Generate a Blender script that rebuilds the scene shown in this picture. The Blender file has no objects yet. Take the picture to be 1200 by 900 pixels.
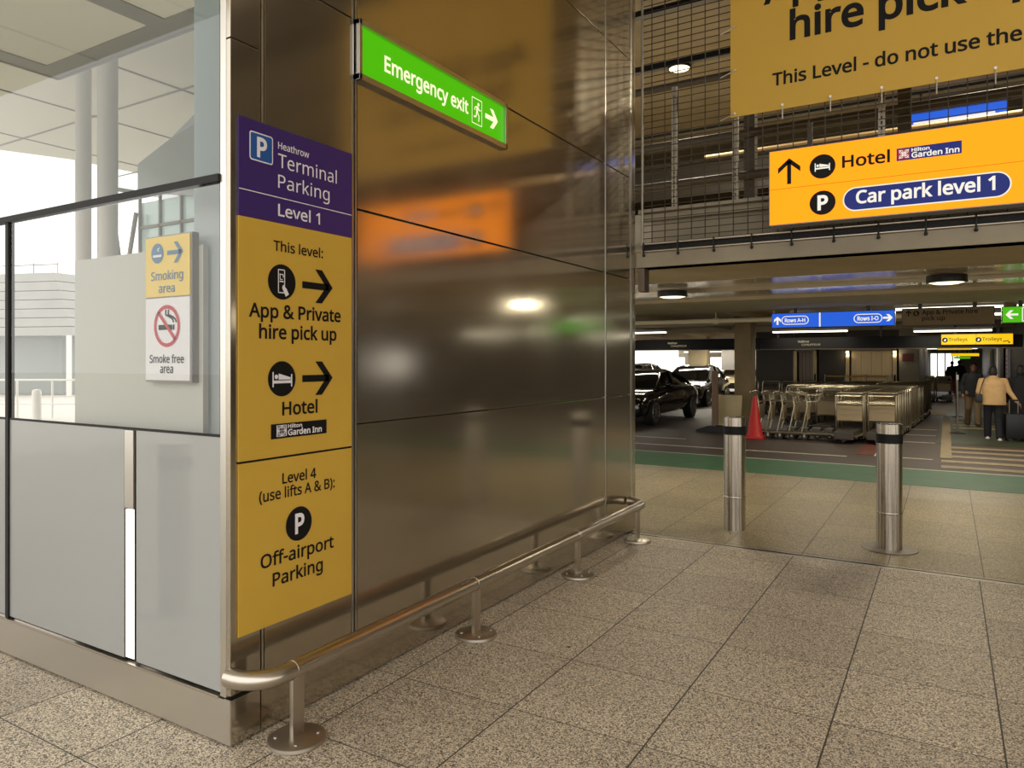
import bpy, bmesh, math, random
from mathutils import Vector, Matrix
random.seed(7)
PI = math.pi
SC = bpy.context.scene
COL = SC.collection

# ------------------------------------------------------------------ camera
cd = bpy.data.cameras.new('camera')
cam = bpy.data.objects.new('camera', cd)
COL.objects.link(cam)
cam.location = (2.763, -2.146, 1.75)
cam.rotation_euler = (PI/2, 0, math.atan2(.5141, .8575))
cd.sensor_width = 36.0
cd.lens = 36.0*850/1200
cd.shift_y = -28/1200
cd.clip_start = 0.05
cd.clip_end = 400
SC.camera = cam

# ------------------------------------------------------------------ exposure, sky
SC.view_settings.view_transform = 'Standard'
SC.view_settings.look = 'None'
SC.view_settings.gamma = 1.0
SC.view_settings.use_curve_mapping = False
SC.view_settings.exposure = 0.0
SKY_STRENGTH = 2.0
w = bpy.data.worlds.new('overcast_sky')
SC.world = w
w.use_nodes = True
bg = w.node_tree.nodes['Background']
bg.inputs['Color'].default_value = (1.0, 0.97, 0.93, 1)
bg.inputs['Strength'].default_value = SKY_STRENGTH
LAMP_ROUND = 32     # watts of one round soffit light
LAMP_TUBE = 24      # watts of one fluorescent batten
LAMP_UPPER = 170     # upper-deck lights

# ------------------------------------------------------------------ materials
def lin(c):
    c = c/255.0
    return c/12.92 if c <= .04045 else ((c+.055)/1.055)**2.4
def rgb(r, g, b): return (lin(r), lin(g), lin(b), 1)

def mat(name, c, rough=.6, metal=0.0, emit=0.0, var=0.0, vscale=6.0, rvar=0.0, bump=0.0, bscale=60.0, coat=0.0, stretch=None, spec=None):
    m = bpy.data.materials.new(name)
    m.use_nodes = True
    nt = m.node_tree
    b = nt.nodes['Principled BSDF']
    col = rgb(*c)
    b.inputs['Base Color'].default_value = col
    b.inputs['Roughness'].default_value = rough
    b.inputs['Metallic'].default_value = metal
    if spec is not None: b.inputs['Specular IOR Level'].default_value = spec
    if coat:
        b.inputs['Coat Weight'].default_value = coat
        b.inputs['Coat Roughness'].default_value = .05
    if emit:
        b.inputs['Emission Color'].default_value = col
        b.inputs['Emission Strength'].default_value = emit
        b.inputs['Base Color'].default_value = (col[0]*.12, col[1]*.12, col[2]*.12, 1)
        b.inputs['Specular IOR Level'].default_value = .2
    if var or rvar or bump:
        tc = nt.nodes.new('ShaderNodeTexCoord')
        src = tc.outputs['Object']
        if stretch:
            mp = nt.nodes.new('ShaderNodeMapping')
            mp.inputs['Scale'].default_value = stretch
            nt.links.new(src, mp.inputs['Vector']); src = mp.outputs['Vector']
        if var or rvar:
            n = nt.nodes.new('ShaderNodeTexNoise')
            n.inputs['Scale'].default_value = vscale
            n.inputs['Detail'].default_value = 6
            nt.links.new(src, n.inputs['Vector'])
            if var:
                r = nt.nodes.new('ShaderNodeMapRange')
                r.inputs['From Min'].default_value = .3; r.inputs['From Max'].default_value = .7
                r.inputs['To Min'].default_value = 1-var; r.inputs['To Max'].default_value = 1+var
                nt.links.new(n.outputs['Fac'], r.inputs['Value'])
                mx = nt.nodes.new('ShaderNodeMix'); mx.data_type = 'RGBA'; mx.blend_type = 'MULTIPLY'
                mx.inputs['Factor'].default_value = 1
                mx.inputs['A'].default_value = col
                nt.links.new(r.outputs['Result'], mx.inputs['B'])
                nt.links.new(mx.outputs['Result'], b.inputs['Base Color'])
            if rvar:
                r2 = nt.nodes.new('ShaderNodeMapRange')
                r2.inputs['From Min'].default_value = .3; r2.inputs['From Max'].default_value = .7
                r2.inputs['To Min'].default_value = max(.02, rough-rvar); r2.inputs['To Max'].default_value = rough+rvar
                nt.links.new(n.outputs['Fac'], r2.inputs['Value'])
                nt.links.new(r2.outputs['Result'], b.inputs['Roughness'])
        if bump:
            n2 = nt.nodes.new('ShaderNodeTexNoise')
            n2.inputs['Scale'].default_value = bscale
            n2.inputs['Detail'].default_value = 4
            nt.links.new(src, n2.inputs['Vector'])
            bp = nt.nodes.new('ShaderNodeBump')
            bp.inputs['Strength'].default_value = bump
            bp.inputs['Distance'].default_value = .01
            nt.links.new(n2.outputs['Fac'], bp.inputs['Height'])
            nt.links.new(bp.outputs['Normal'], b.inputs['Normal'])
    return m

def glass_mat(name, tint, reflect_ior=1.5):
    m = bpy.data.materials.new(name); m.use_nodes = True
    nt = m.node_tree
    for n in list(nt.nodes): nt.nodes.remove(n)
    out = nt.nodes.new('ShaderNodeOutputMaterial')
    tr = nt.nodes.new('ShaderNodeBsdfTransparent'); tr.inputs['Color'].default_value = tint
    gl = nt.nodes.new('ShaderNodeBsdfGlossy'); gl.inputs['Roughness'].default_value = .01
    fr = nt.nodes.new('ShaderNodeFresnel'); fr.inputs['IOR'].default_value = reflect_ior
    mx = nt.nodes.new('ShaderNodeMixShader')
    ge = nt.nodes.new('ShaderNodeNewGeometry')
    inv = nt.nodes.new('ShaderNodeMath'); inv.operation = 'SUBTRACT'; inv.inputs[0].default_value = 1
    ml = nt.nodes.new('ShaderNodeMath'); ml.operation = 'MULTIPLY'
    nt.links.new(ge.outputs['Backfacing'], inv.inputs[1]); nt.links.new(inv.outputs[0], ml.inputs[0]); nt.links.new(fr.outputs[0], ml.inputs[1])
    nt.links.new(ml.outputs[0], mx.inputs[0]); nt.links.new(tr.outputs[0], mx.inputs[1]); nt.links.new(gl.outputs[0], mx.inputs[2])
    nt.links.new(mx.outputs[0], out.inputs[0])
    return m

def paving_mat(name, light, dark, joint, ox, oy, px, py, grain, rough):
    """speckled granite slabs with joints on a grid, in place coordinates"""
    m = bpy.data.materials.new(name); m.use_nodes = True
    nt = m.node_tree; N = nt.nodes.new; L = nt.links.new
    b = nt.nodes['Principled BSDF']
    tc = N('ShaderNodeTexCoord')
    sp = N('ShaderNodeSeparateXYZ'); L(tc.outputs['Object'], sp.inputs[0])
    def mth(op, a, bb=None, c=None):
        n = N('ShaderNodeMath'); n.operation = op
        for i, v in enumerate((a, bb, c)):
            if v is None: continue
            if isinstance(v, (int, float)): n.inputs[i].default_value = v
            else: L(v, n.inputs[i])
        return n.outputs[0]
    ux = mth('DIVIDE', mth('SUBTRACT', sp.outputs[0], ox), px)
    uy = mth('DIVIDE', mth('SUBTRACT', sp.outputs[1], oy), py)
    fx = mth('ABSOLUTE', mth('SUBTRACT', mth('FRACT', mth('ADD', ux, .5)), .5))
    fy = mth('ABSOLUTE', mth('SUBTRACT', mth('FRACT', mth('ADD', uy, .5)), .5))
    jx = mth('LESS_THAN', fx, .0040/px)
    jy = mth('MULTIPLY', mth('LESS_THAN', fy, .0032/py), .9)
    j = mth('MAXIMUM', jx, jy)
    cid = N('ShaderNodeCombineXYZ'); L(mth('FLOOR', ux), cid.inputs[0]); L(mth('FLOOR', uy), cid.inputs[1])
    wn = N('ShaderNodeTexWhiteNoise'); wn.noise_dimensions = '3D'; L(cid.outputs[0], wn.inputs['Vector'])
    n1 = N('ShaderNodeTexVoronoi'); n1.inputs['Scale'].default_value = grain
    L(tc.outputs['Object'], n1.inputs['Vector'])
    s3 = N('ShaderNodeSeparateXYZ'); L(n1.outputs['Color'], s3.inputs[0])
    cr = N('ShaderNodeValToRGB')
    cr.color_ramp.elements[0].position = .12; cr.color_ramp.elements[0].color = rgb(*dark)
    cr.color_ramp.elements[1].position = .80; cr.color_ramp.elements[1].color = rgb(*light)
    L(s3.outputs[0], cr.inputs['Fac'])
    n2 = N('ShaderNodeTexNoise'); n2.inputs['Scale'].default_value = .9; n2.inputs['Detail'].default_value = 5
    L(tc.outputs['Object'], n2.inputs['Vector'])
    tone = mth('ADD', mth('MULTIPLY', wn.outputs['Value'], .20), mth('ADD', .78, mth('MULTIPLY', n2.outputs['Fac'], .22)))
    # chewing-gum spots
    v = N('ShaderNodeTexVoronoi'); v.inputs['Scale'].default_value = 3.4; v.inputs['Randomness'].default_value = 1
    L(tc.outputs['Object'], v.inputs['Vector'])
    gn = N('ShaderNodeTexWhiteNoise'); L(v.outputs['Position'], gn.inputs['Vector'])
    rad = mth('MULTIPLY', mth('MAXIMUM', mth('SUBTRACT', gn.outputs['Value'], .55), 0), .12)
    gum = mth('MULTIPLY', mth('LESS_THAN', v.outputs['Distance'], rad), .75)
    dk = mth('MULTIPLY', tone, mth('SUBTRACT', 1, gum))
    mx = N('ShaderNodeMix'); mx.data_type = 'RGBA'; mx.blend_type = 'MULTIPLY'; mx.inputs['Factor'].default_value = 1
    L(cr.outputs['Color'], mx.inputs['A']); L(dk, mx.inputs['B'])
    m2 = N('ShaderNodeMix'); m2.data_type = 'RGBA'
    L(j, m2.inputs['Factor']); L(mx.outputs['Result'], m2.inputs['A']); m2.inputs['B'].default_value = rgb(*joint)
    L(m2.outputs['Result'], b.inputs['Base Color'])
    b.inputs['Roughness'].default_value = rough
    bp = N('ShaderNodeBump'); bp.inputs['Strength'].default_value = .25; bp.inputs['Distance'].default_value = .003
    L(mth('SUBTRACT', 1, mth('MULTIPLY', j, 1.0)), bp.inputs['Height']); L(bp.outputs['Normal'], b.inputs['Normal'])
    return m

M = {}
M['steel'] = mat('brushed stainless steel cladding', (206, 199, 184), .125, 1.0, var=.04, vscale=1.6, rvar=.025, stretch=(1, 1, .25))
nt = M['steel'].node_tree
hz = nt.nodes.new('ShaderNodeBsdfPrincipled')
hz.inputs['Base Color'].default_value = rgb(160, 150, 132); hz.inputs['Metallic'].default_value = 1; hz.inputs['Roughness'].default_value = .52
mxs = nt.nodes.new('ShaderNodeMixShader'); mxs.inputs[0].default_value = .36
nt.links.new(nt.nodes['Principled BSDF'].outputs[0], mxs.inputs[1]); nt.links.new(hz.outputs[0], mxs.inputs[2])
nt.links.new(mxs.outputs[0], nt.nodes['Material Output'].inputs[0])
M['steel_trim'] = mat('stainless steel trim', (212, 209, 202), .30, 1.0)
M['steel_rail'] = mat('satin steel rail', (196, 188, 176), .28, 1.0)
M['steel_base'] = mat('worn steel base plate', (190, 182, 170), .40, 1.0, var=.05, vscale=14)
M['black_gap'] = mat('black joint', (16, 15, 14), .7)
M['rubber'] = mat('black rubber', (22, 21, 20), .6)
M['glass'] = glass_mat('clear tinted glass', (.93, .94, .93, 1))
M['glass_upper'] = glass_mat('hazy upper glass', (.80, .83, .82, 1))
M['back_painted'] = mat('pale back-painted glass', (158, 160, 158), .05, spec=.7)
M['board_grey'] = mat('pale grey board', (196, 195, 188), .5)
M['fin'] = mat('frosted glass fin', (232, 236, 238), .3)
nt = M['fin'].node_tree
tl = nt.nodes.new('ShaderNodeBsdfTranslucent'); tl.inputs['Color'].default_value = rgb(215, 222, 224)
mxs = nt.nodes.new('ShaderNodeMixShader'); mxs.inputs[0].default_value = .6
nt.links.new(nt.nodes['Principled BSDF'].outputs[0], mxs.inputs[1]); nt.links.new(tl.outputs[0], mxs.inputs[2])
nt.links.new(mxs.outputs[0], nt.nodes['Material Output'].inputs[0])
M['strip_glow'] = mat('glowing white strip', (255, 250, 236), .4, emit=3.0)
M['paving'] = paving_mat('speckled granite paving', (232, 218, 194), (76, 69, 59), (48, 43, 36), .885, .98, .70, .685, 185, .5)
M['paving_inner'] = paving_mat('granite paving tinted by deck light', (190, 174, 136), (98, 88, 66), (52, 46, 35), .95, 4.86, .69, .685, 150, .38)  # same granite, yellowed: the warm lamp light is put into its colour
M['concrete'] = mat('car park concrete', (150, 140, 120), .75, var=.12, vscale=2.5, bump=.1)
M['concrete_dark'] = mat('buff concrete soffit', (172, 156, 124), .8, var=.10, vscale=1.5)  # warm buff concrete of soffits, ribs and upper deck floor
M['soffit_metal'] = mat('glossy painted soffit panel', (176, 160, 128), .18, .15, var=.05, vscale=.6)
M['column_brown'] = mat('yellow brown concrete', (134, 116, 82), .8, var=.12, vscale=3)
M['tan_pipe'] = mat('tan pipe', (150, 128, 92), .5)
M['asphalt'] = mat('brown road surface', (74, 62, 52), .55, var=.12, vscale=4, bump=.2, bscale=150)
M['green_paint'] = mat('green road paint', (62, 110, 72), .55, var=.12, vscale=3)
M['walk_paint'] = mat('dark green walkway', (58, 66, 44), .5, var=.2, vscale=3)
M['white_paint'] = mat('worn white road paint', (196, 186, 166), .6, var=.15, vscale=8)
M['cream_paint'] = mat('cream road paint', (150, 132, 100), .6, var=.2, vscale=8)
M['yellow_paint'] = mat('yellow road paint', (176, 128, 36), .6, var=.12, vscale=8)
M['red_paint'] = mat('maroon road paint', (96, 50, 38), .6, var=.15, vscale=4)
M['galv'] = mat('galvanised steel', (150, 144, 132), .45, .8, var=.1, vscale=10)
M['wire'] = mat('weathered mesh wire', (52, 45, 34), .5, .4)
M['dark_pipe'] = mat('dark brown rail', (62, 53, 40), .6, .2)
M['white_pipe'] = mat('cream pipe', (244, 228, 190), .5)
M['black_board'] = mat('black fascia board', (12, 11, 12), .6, spec=.2)
M['dark_wall'] = mat('dark brown wall', (58, 50, 38), .5, var=.1, vscale=1.5)
M['lift_steel'] = mat('lift door steel', (148, 128, 94), .34, .85, var=.10, vscale=3, stretch=(3, 1, .2))
M['purple'] = mat('purple sign vinyl', (60, 38, 106), .4)
M['sign_yellow'] = mat('mustard sign vinyl', (206, 166, 62), .45, var=.02)
M['banner_yellow'] = mat('mustard banner', (206, 166, 62), .6)
M['ink'] = mat('black lettering', (14, 13, 13), .6, spec=.25)
M['white_vinyl'] = mat('white vinyl', (236, 232, 236), .5)
M['p_blue'] = mat('parking blue', (38, 88, 158), .4)
M['lit_orange'] = mat('lit orange sign face', (246, 160, 4), .5, emit=.85)
M['lit_orange'].node_tree.nodes['Principled BSDF'].inputs['Emission Color'].default_value = (1.85, .49, .004, 1)
M['lit_white'] = mat('lit white lettering', (252, 246, 232), .4, emit=.9)
M['lit_navy'] = mat('lit navy pill', (34, 48, 128), .4, emit=.7)
M['lit_green'] = mat('lit green sign face', (78, 186, 12), .4, emit=.95)
M['lit_cream'] = mat('lit cream lettering', (255, 250, 205), .4, emit=1.0)
M['lit_blue'] = mat('lit blue sign face', (38, 98, 222), .4, emit=.95)
M['lit_yellow'] = mat('lit yellow sign face', (250, 198, 14), .4, emit=1.0)
M['dim_brown'] = mat('unlit brown sign', (104, 80, 34), .5)
M['red_logo'] = mat('red logo field', (196, 52, 60), .4, emit=.6)
M['grey_frame'] = mat('grey sign frame', (150, 146, 142), .4, .5)
M['dark_frame'] = mat('dark bronze frame', (96, 84, 72), .35, .8)
M['tube'] = mat('fluorescent diffuser', (255, 250, 226), .4, emit=4.0)
M['lamp_glow'] = mat('round lamp diffuser', (255, 240, 190), .4, emit=3.0)
M['lamp_body'] = mat('black lamp housing', (30, 28, 26), .4)
M['red_ring'] = mat('red prohibition ring', (196, 30, 50), .45)
M['smoke_yellow'] = mat('pale yellow vinyl', (238, 206, 112), .5)
M['smoke_blue'] = mat('grey blue vinyl', (92, 128, 160), .5)
M['canopy'] = mat('pale canopy soffit', (232, 224, 208), .6, var=.03, vscale=.4)
M['canopy_joint'] = mat('canopy joint', (150, 148, 142), .6)
M['column_white'] = mat('pale painted column', (206, 202, 196), .4)
M['cladding'] = mat('grey louvre cladding', (168, 168, 164), .6, var=.06, vscale=1)
M['far_glass'] = mat('pale blue curtain glass', (205, 228, 228), .15)
M['far_grey'] = mat('grey fritted glass', (158, 164, 162), .2)
M['white_metal'] = mat('white painted metal', (232, 230, 226), .4)
M['pale_ground'] = mat('pale concrete ground', (214, 210, 202), .7, var=.05, vscale=.5)
M['cone_red'] = mat('red cone plastic', (190, 32, 26), .45)
M['beige_board'] = mat('beige plywood', (226, 206, 158), .6, var=.06, vscale=4)
M['brown_board'] = mat('brown board', (112, 86, 60), .5)
M['trolley_metal'] = mat('trolley steel', (178, 166, 140), .3, .9)
M['trolley_panel'] = mat('beige trolley panel', (158, 138, 104), .5)
M['trolley_dark'] = mat('dark trolley platform', (62, 54, 44), .5)
M['skin'] = mat('skin', (150, 106, 78), .55)
M['hair'] = mat('dark hair', (26, 20, 16), .6)
M['jacket_beige'] = mat('beige jacket cloth', (202, 164, 112), .8, var=.08, vscale=9)
M['black_cloth'] = mat('black cloth', (20, 19, 20), .85)
M['navy_cloth'] = mat('dark trousers cloth', (28, 28, 34), .85)
M['beige_cloth'] = mat('khaki trousers cloth', (120, 100, 72), .85)
M['leather'] = mat('black leather', (18, 17, 18), .35)
M['white_shoe'] = mat('white shoe', (214, 210, 202), .5)
M['red_cloth'] = mat('red cloth', (120, 28, 26), .8)
M['car_black'] = mat('black car paint', (12, 12, 13), .12, coat=1.0)
M['car_dark'] = mat('dark grey car paint', (30, 31, 34), .12, coat=1.0)
M['car_silver'] = mat('silver car paint', (150, 152, 154), .2, .5, coat=1.0)
M['car_cream'] = mat('cream car paint', (210, 196, 160), .2, coat=1.0)
M['car_glass'] = mat('dark car glass', (14, 15, 16), .04, spec=.8)
M['chrome'] = mat('chrome', (220, 218, 214), .08, 1.0)
M['headlight'] = mat('clear headlight', (226, 226, 220), .1)
M['tyre'] = mat('tyre rubber', (20, 20, 20), .7)

# ------------------------------------------------------------------ mesh helpers
class MB:
    def __init__(s): s.bm = bmesh.new()
    def box(s, a, b, bev=0.0):
        r = bmesh.ops.create_cube(s.bm, size=1)
        v = r['verts']
        c = [(a[i]+b[i])/2 for i in range(3)]; d = [abs(b[i]-a[i]) for i in range(3)]
        for q in v: q.co = Vector((q.co[0]*d[0]+c[0], q.co[1]*d[1]+c[1], q.co[2]*d[2]+c[2]))
        if bev:
            es = list({e for q in v for e in q.link_edges})
            bmesh.ops.bevel(s.bm, geom=es, offset=min(bev, min(d)*.45), segments=2, affect='EDGES', profile=.7)
        return s
    def rbox(s, c, d, rz=0, rx=0, ry=0):
        r = bmesh.ops.create_cube(s.bm, size=1)
        R = Matrix.Translation(c) @ Matrix.Rotation(rz, 4, 'Z') @ Matrix.Rotation(rx, 4, 'X') @ Matrix.Rotation(ry, 4, 'Y')
        for q in r['verts']: q.co = R @ Vector((q.co[0]*d[0], q.co[1]*d[1], q.co[2]*d[2]))
        return s
    def cyl(s, p0, p1, r0, r1=None, n=20, cap=True):
        p0 = Vector(p0); p1 = Vector(p1); r1 = r0 if r1 is None else r1
        d = p1-p0
        R = d.to_track_quat('Z', 'Y').to_matrix().to_4x4()
        q = bmesh.ops.create_cone(s.bm, cap_ends=cap, segments=n, radius1=r0, radius2=r1, depth=d.length)
        T = Matrix.Translation((p0+p1)/2) @ R
        for v in q['verts']: v.co = T @ v.co
        return s
    def ball(s, c, r, sc=(1, 1, 1), n=12):
        q = bmesh.ops.create_uvsphere(s.bm, u_segments=n+4, v_segments=n, radius=r)
        for v in q['verts']: v.co = Vector((v.co[0]*sc[0]+c[0], v.co[1]*sc[1]+c[1], v.co[2]*sc[2]+c[2]))
        return s
    def cap(s, p0, p1, r0, r1):
        s.cyl(p0, p1, r0, r1, 14); s.ball(p0, r0, n=8); s.ball(p1, r1, n=8); return s
    def tube(s, pts, r, n=10, closed=False):
        pts = [Vector(p) for p in pts]
        rings = []
        N = len(pts)
        up = None
        for i, p in enumerate(pts):
            a = pts[i-1] if i > 0 else (pts[-1] if closed else p)
            b = pts[(i+1) % N] if (i < N-1 or closed) else p
            t = (b-a).normalized()
            if up is None:
                up = Vector((0, 0, 1)) if abs(t.z) < .9 else Vector((1, 0, 0))
            sx = t.cross(up).normalized(); up2 = sx.cross(t).normalized(); up = up2
            rings.append([s.bm.verts.new(p+sx*math.cos(2*PI*k/n)*r+up2*math.sin(2*PI*k/n)*r) for k in range(n)])
        m = N if closed else N-1
        for i in range(m):
            A = rings[i]; B = rings[(i+1) % N]
            for k in range(n):
                s.bm.faces.new((A[k], A[(k+1) % n], B[(k+1) % n], B[k]))
        if not closed:
            s.bm.faces.new(rings[0]); s.bm.faces.new(list(reversed(rings[-1])))
        return s
    def lathe(s, prof, c=(0, 0, 0), n=28):
        rings = []
        for r, z in prof:
            if r < 1e-5: rings.append([s.bm.verts.new((c[0], c[1], c[2]+z))])
            else: rings.append([s.bm.verts.new((c[0]+r*math.cos(2*PI*k/n), c[1]+r*math.sin(2*PI*k/n), c[2]+z)) for k in range(n)])
        for A, B in zip(rings, rings[1:]):
            for k in range(n):
                a = A[k % len(A)]; a2 = A[(k+1) % len(A)]; b = B[k % len(B)]; b2 = B[(k+1) % len(B)]
                vs = []
                for v in (a, a2, b2, b):
                    if v not in vs: vs.append(v)
                if len(vs) > 2: s.bm.faces.new(vs)
        return s
    def prism(s, pts, ext):
        """polygon (3-D points) extruded by the vector ext"""
        e = Vector(ext)
        A = [s.bm.verts.new(p) for p in pts]; B = [s.bm.verts.new(Vector(p)+e) for p in pts]
        n = len(A)
        s.bm.faces.new(A); s.bm.faces.new(list(reversed(B)))
        for k in range(n): s.bm.faces.new((A[k], B[k], B[(k+1) % n], A[(k+1) % n]))
        return s
    def face(s, pts):
        s.bm.faces.new([s.bm.verts.new(p) for p in pts]); return s
    def loft(s, rings, capped=True):
        R = [[s.bm.verts.new(p) for p in r] for r in rings]
        n = len(R[0])
        for A, B in zip(R, R[1:]):
            for k in range(n): s.bm.faces.new((A[k], A[(k+1) % n], B[(k+1) % n], B[k]))
        if capped:
            s.bm.faces.new(R[0]); s.bm.faces.new(list(reversed(R[-1])))
        return s
    def build(s, name, m, parent=None, smooth=False, recalc=True):
        if recalc: bmesh.ops.recalc_face_normals(s.bm, faces=s.bm.faces)
        me = bpy.data.meshes.new(name)
        s.bm.to_mesh(me); s.bm.free()
        if isinstance(m, str): m = M[m]
        me.materials.append(m)
        if smooth:
            for p in me.polygons: p.use_smooth = True
            try: me.set_sharp_from_angle(angle=math.radians(38))
            except Exception: pass
        o = bpy.data.objects.new(name, me)
        COL.objects.link(o)
        if parent is not None: o.parent = parent
        return o

def tag(o, label=None, cat=None, group=None, kind=None):
    if label: o['label'] = label
    if cat: o['category'] = cat
    if group: o['group'] = group
    if kind: o['kind'] = kind
    return o
def empty(name, loc=(0, 0, 0), rz=0, label=None, cat=None, group=None, kind=None):
    o = bpy.data.objects.new(name, None); COL.objects.link(o)
    o.empty_display_size = .1
    o.location = loc; o.rotation_euler = (0, 0, rz)
    return tag(o, label, cat, group, kind)
def structure(name, mb, m, label=None, cat=None, parent=None, smooth=False):
    o = mb.build(name, m, parent, smooth)
    return tag(o, label, cat, kind='structure')
def kids(o): return [c for c in bpy.data.objects if c.parent == o]
def copy_tree(o, parent=None, tree=None):
    c = o.copy(); COL.objects.link(c); c.parent = parent
    for ch in tree[o]: copy_tree(ch, c, tree)
    return c
def tree_of(o):
    t = {}
    def rec(x):
        t[x] = kids(x)
        for k in t[x]: rec(k)
    rec(o); return t
def light(name, kind, loc, watts, col=(1, .88, .68), size=.3, size_y=None, rot=(0, 0, 0), parent=None):
    d = bpy.data.lights.new(name, kind); d.energy = watts; d.color = col
    if kind == 'AREA':
        d.shape = 'RECTANGLE' if size_y else 'DISK'
        d.size = size
        if size_y: d.size_y = size_y
    else: d.shadow_soft_size = size
    o = bpy.data.objects.new(name, d); COL.objects.link(o)
    o.location = loc; o.rotation_euler = rot
    if parent is not None: o.parent = parent
    return o

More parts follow.
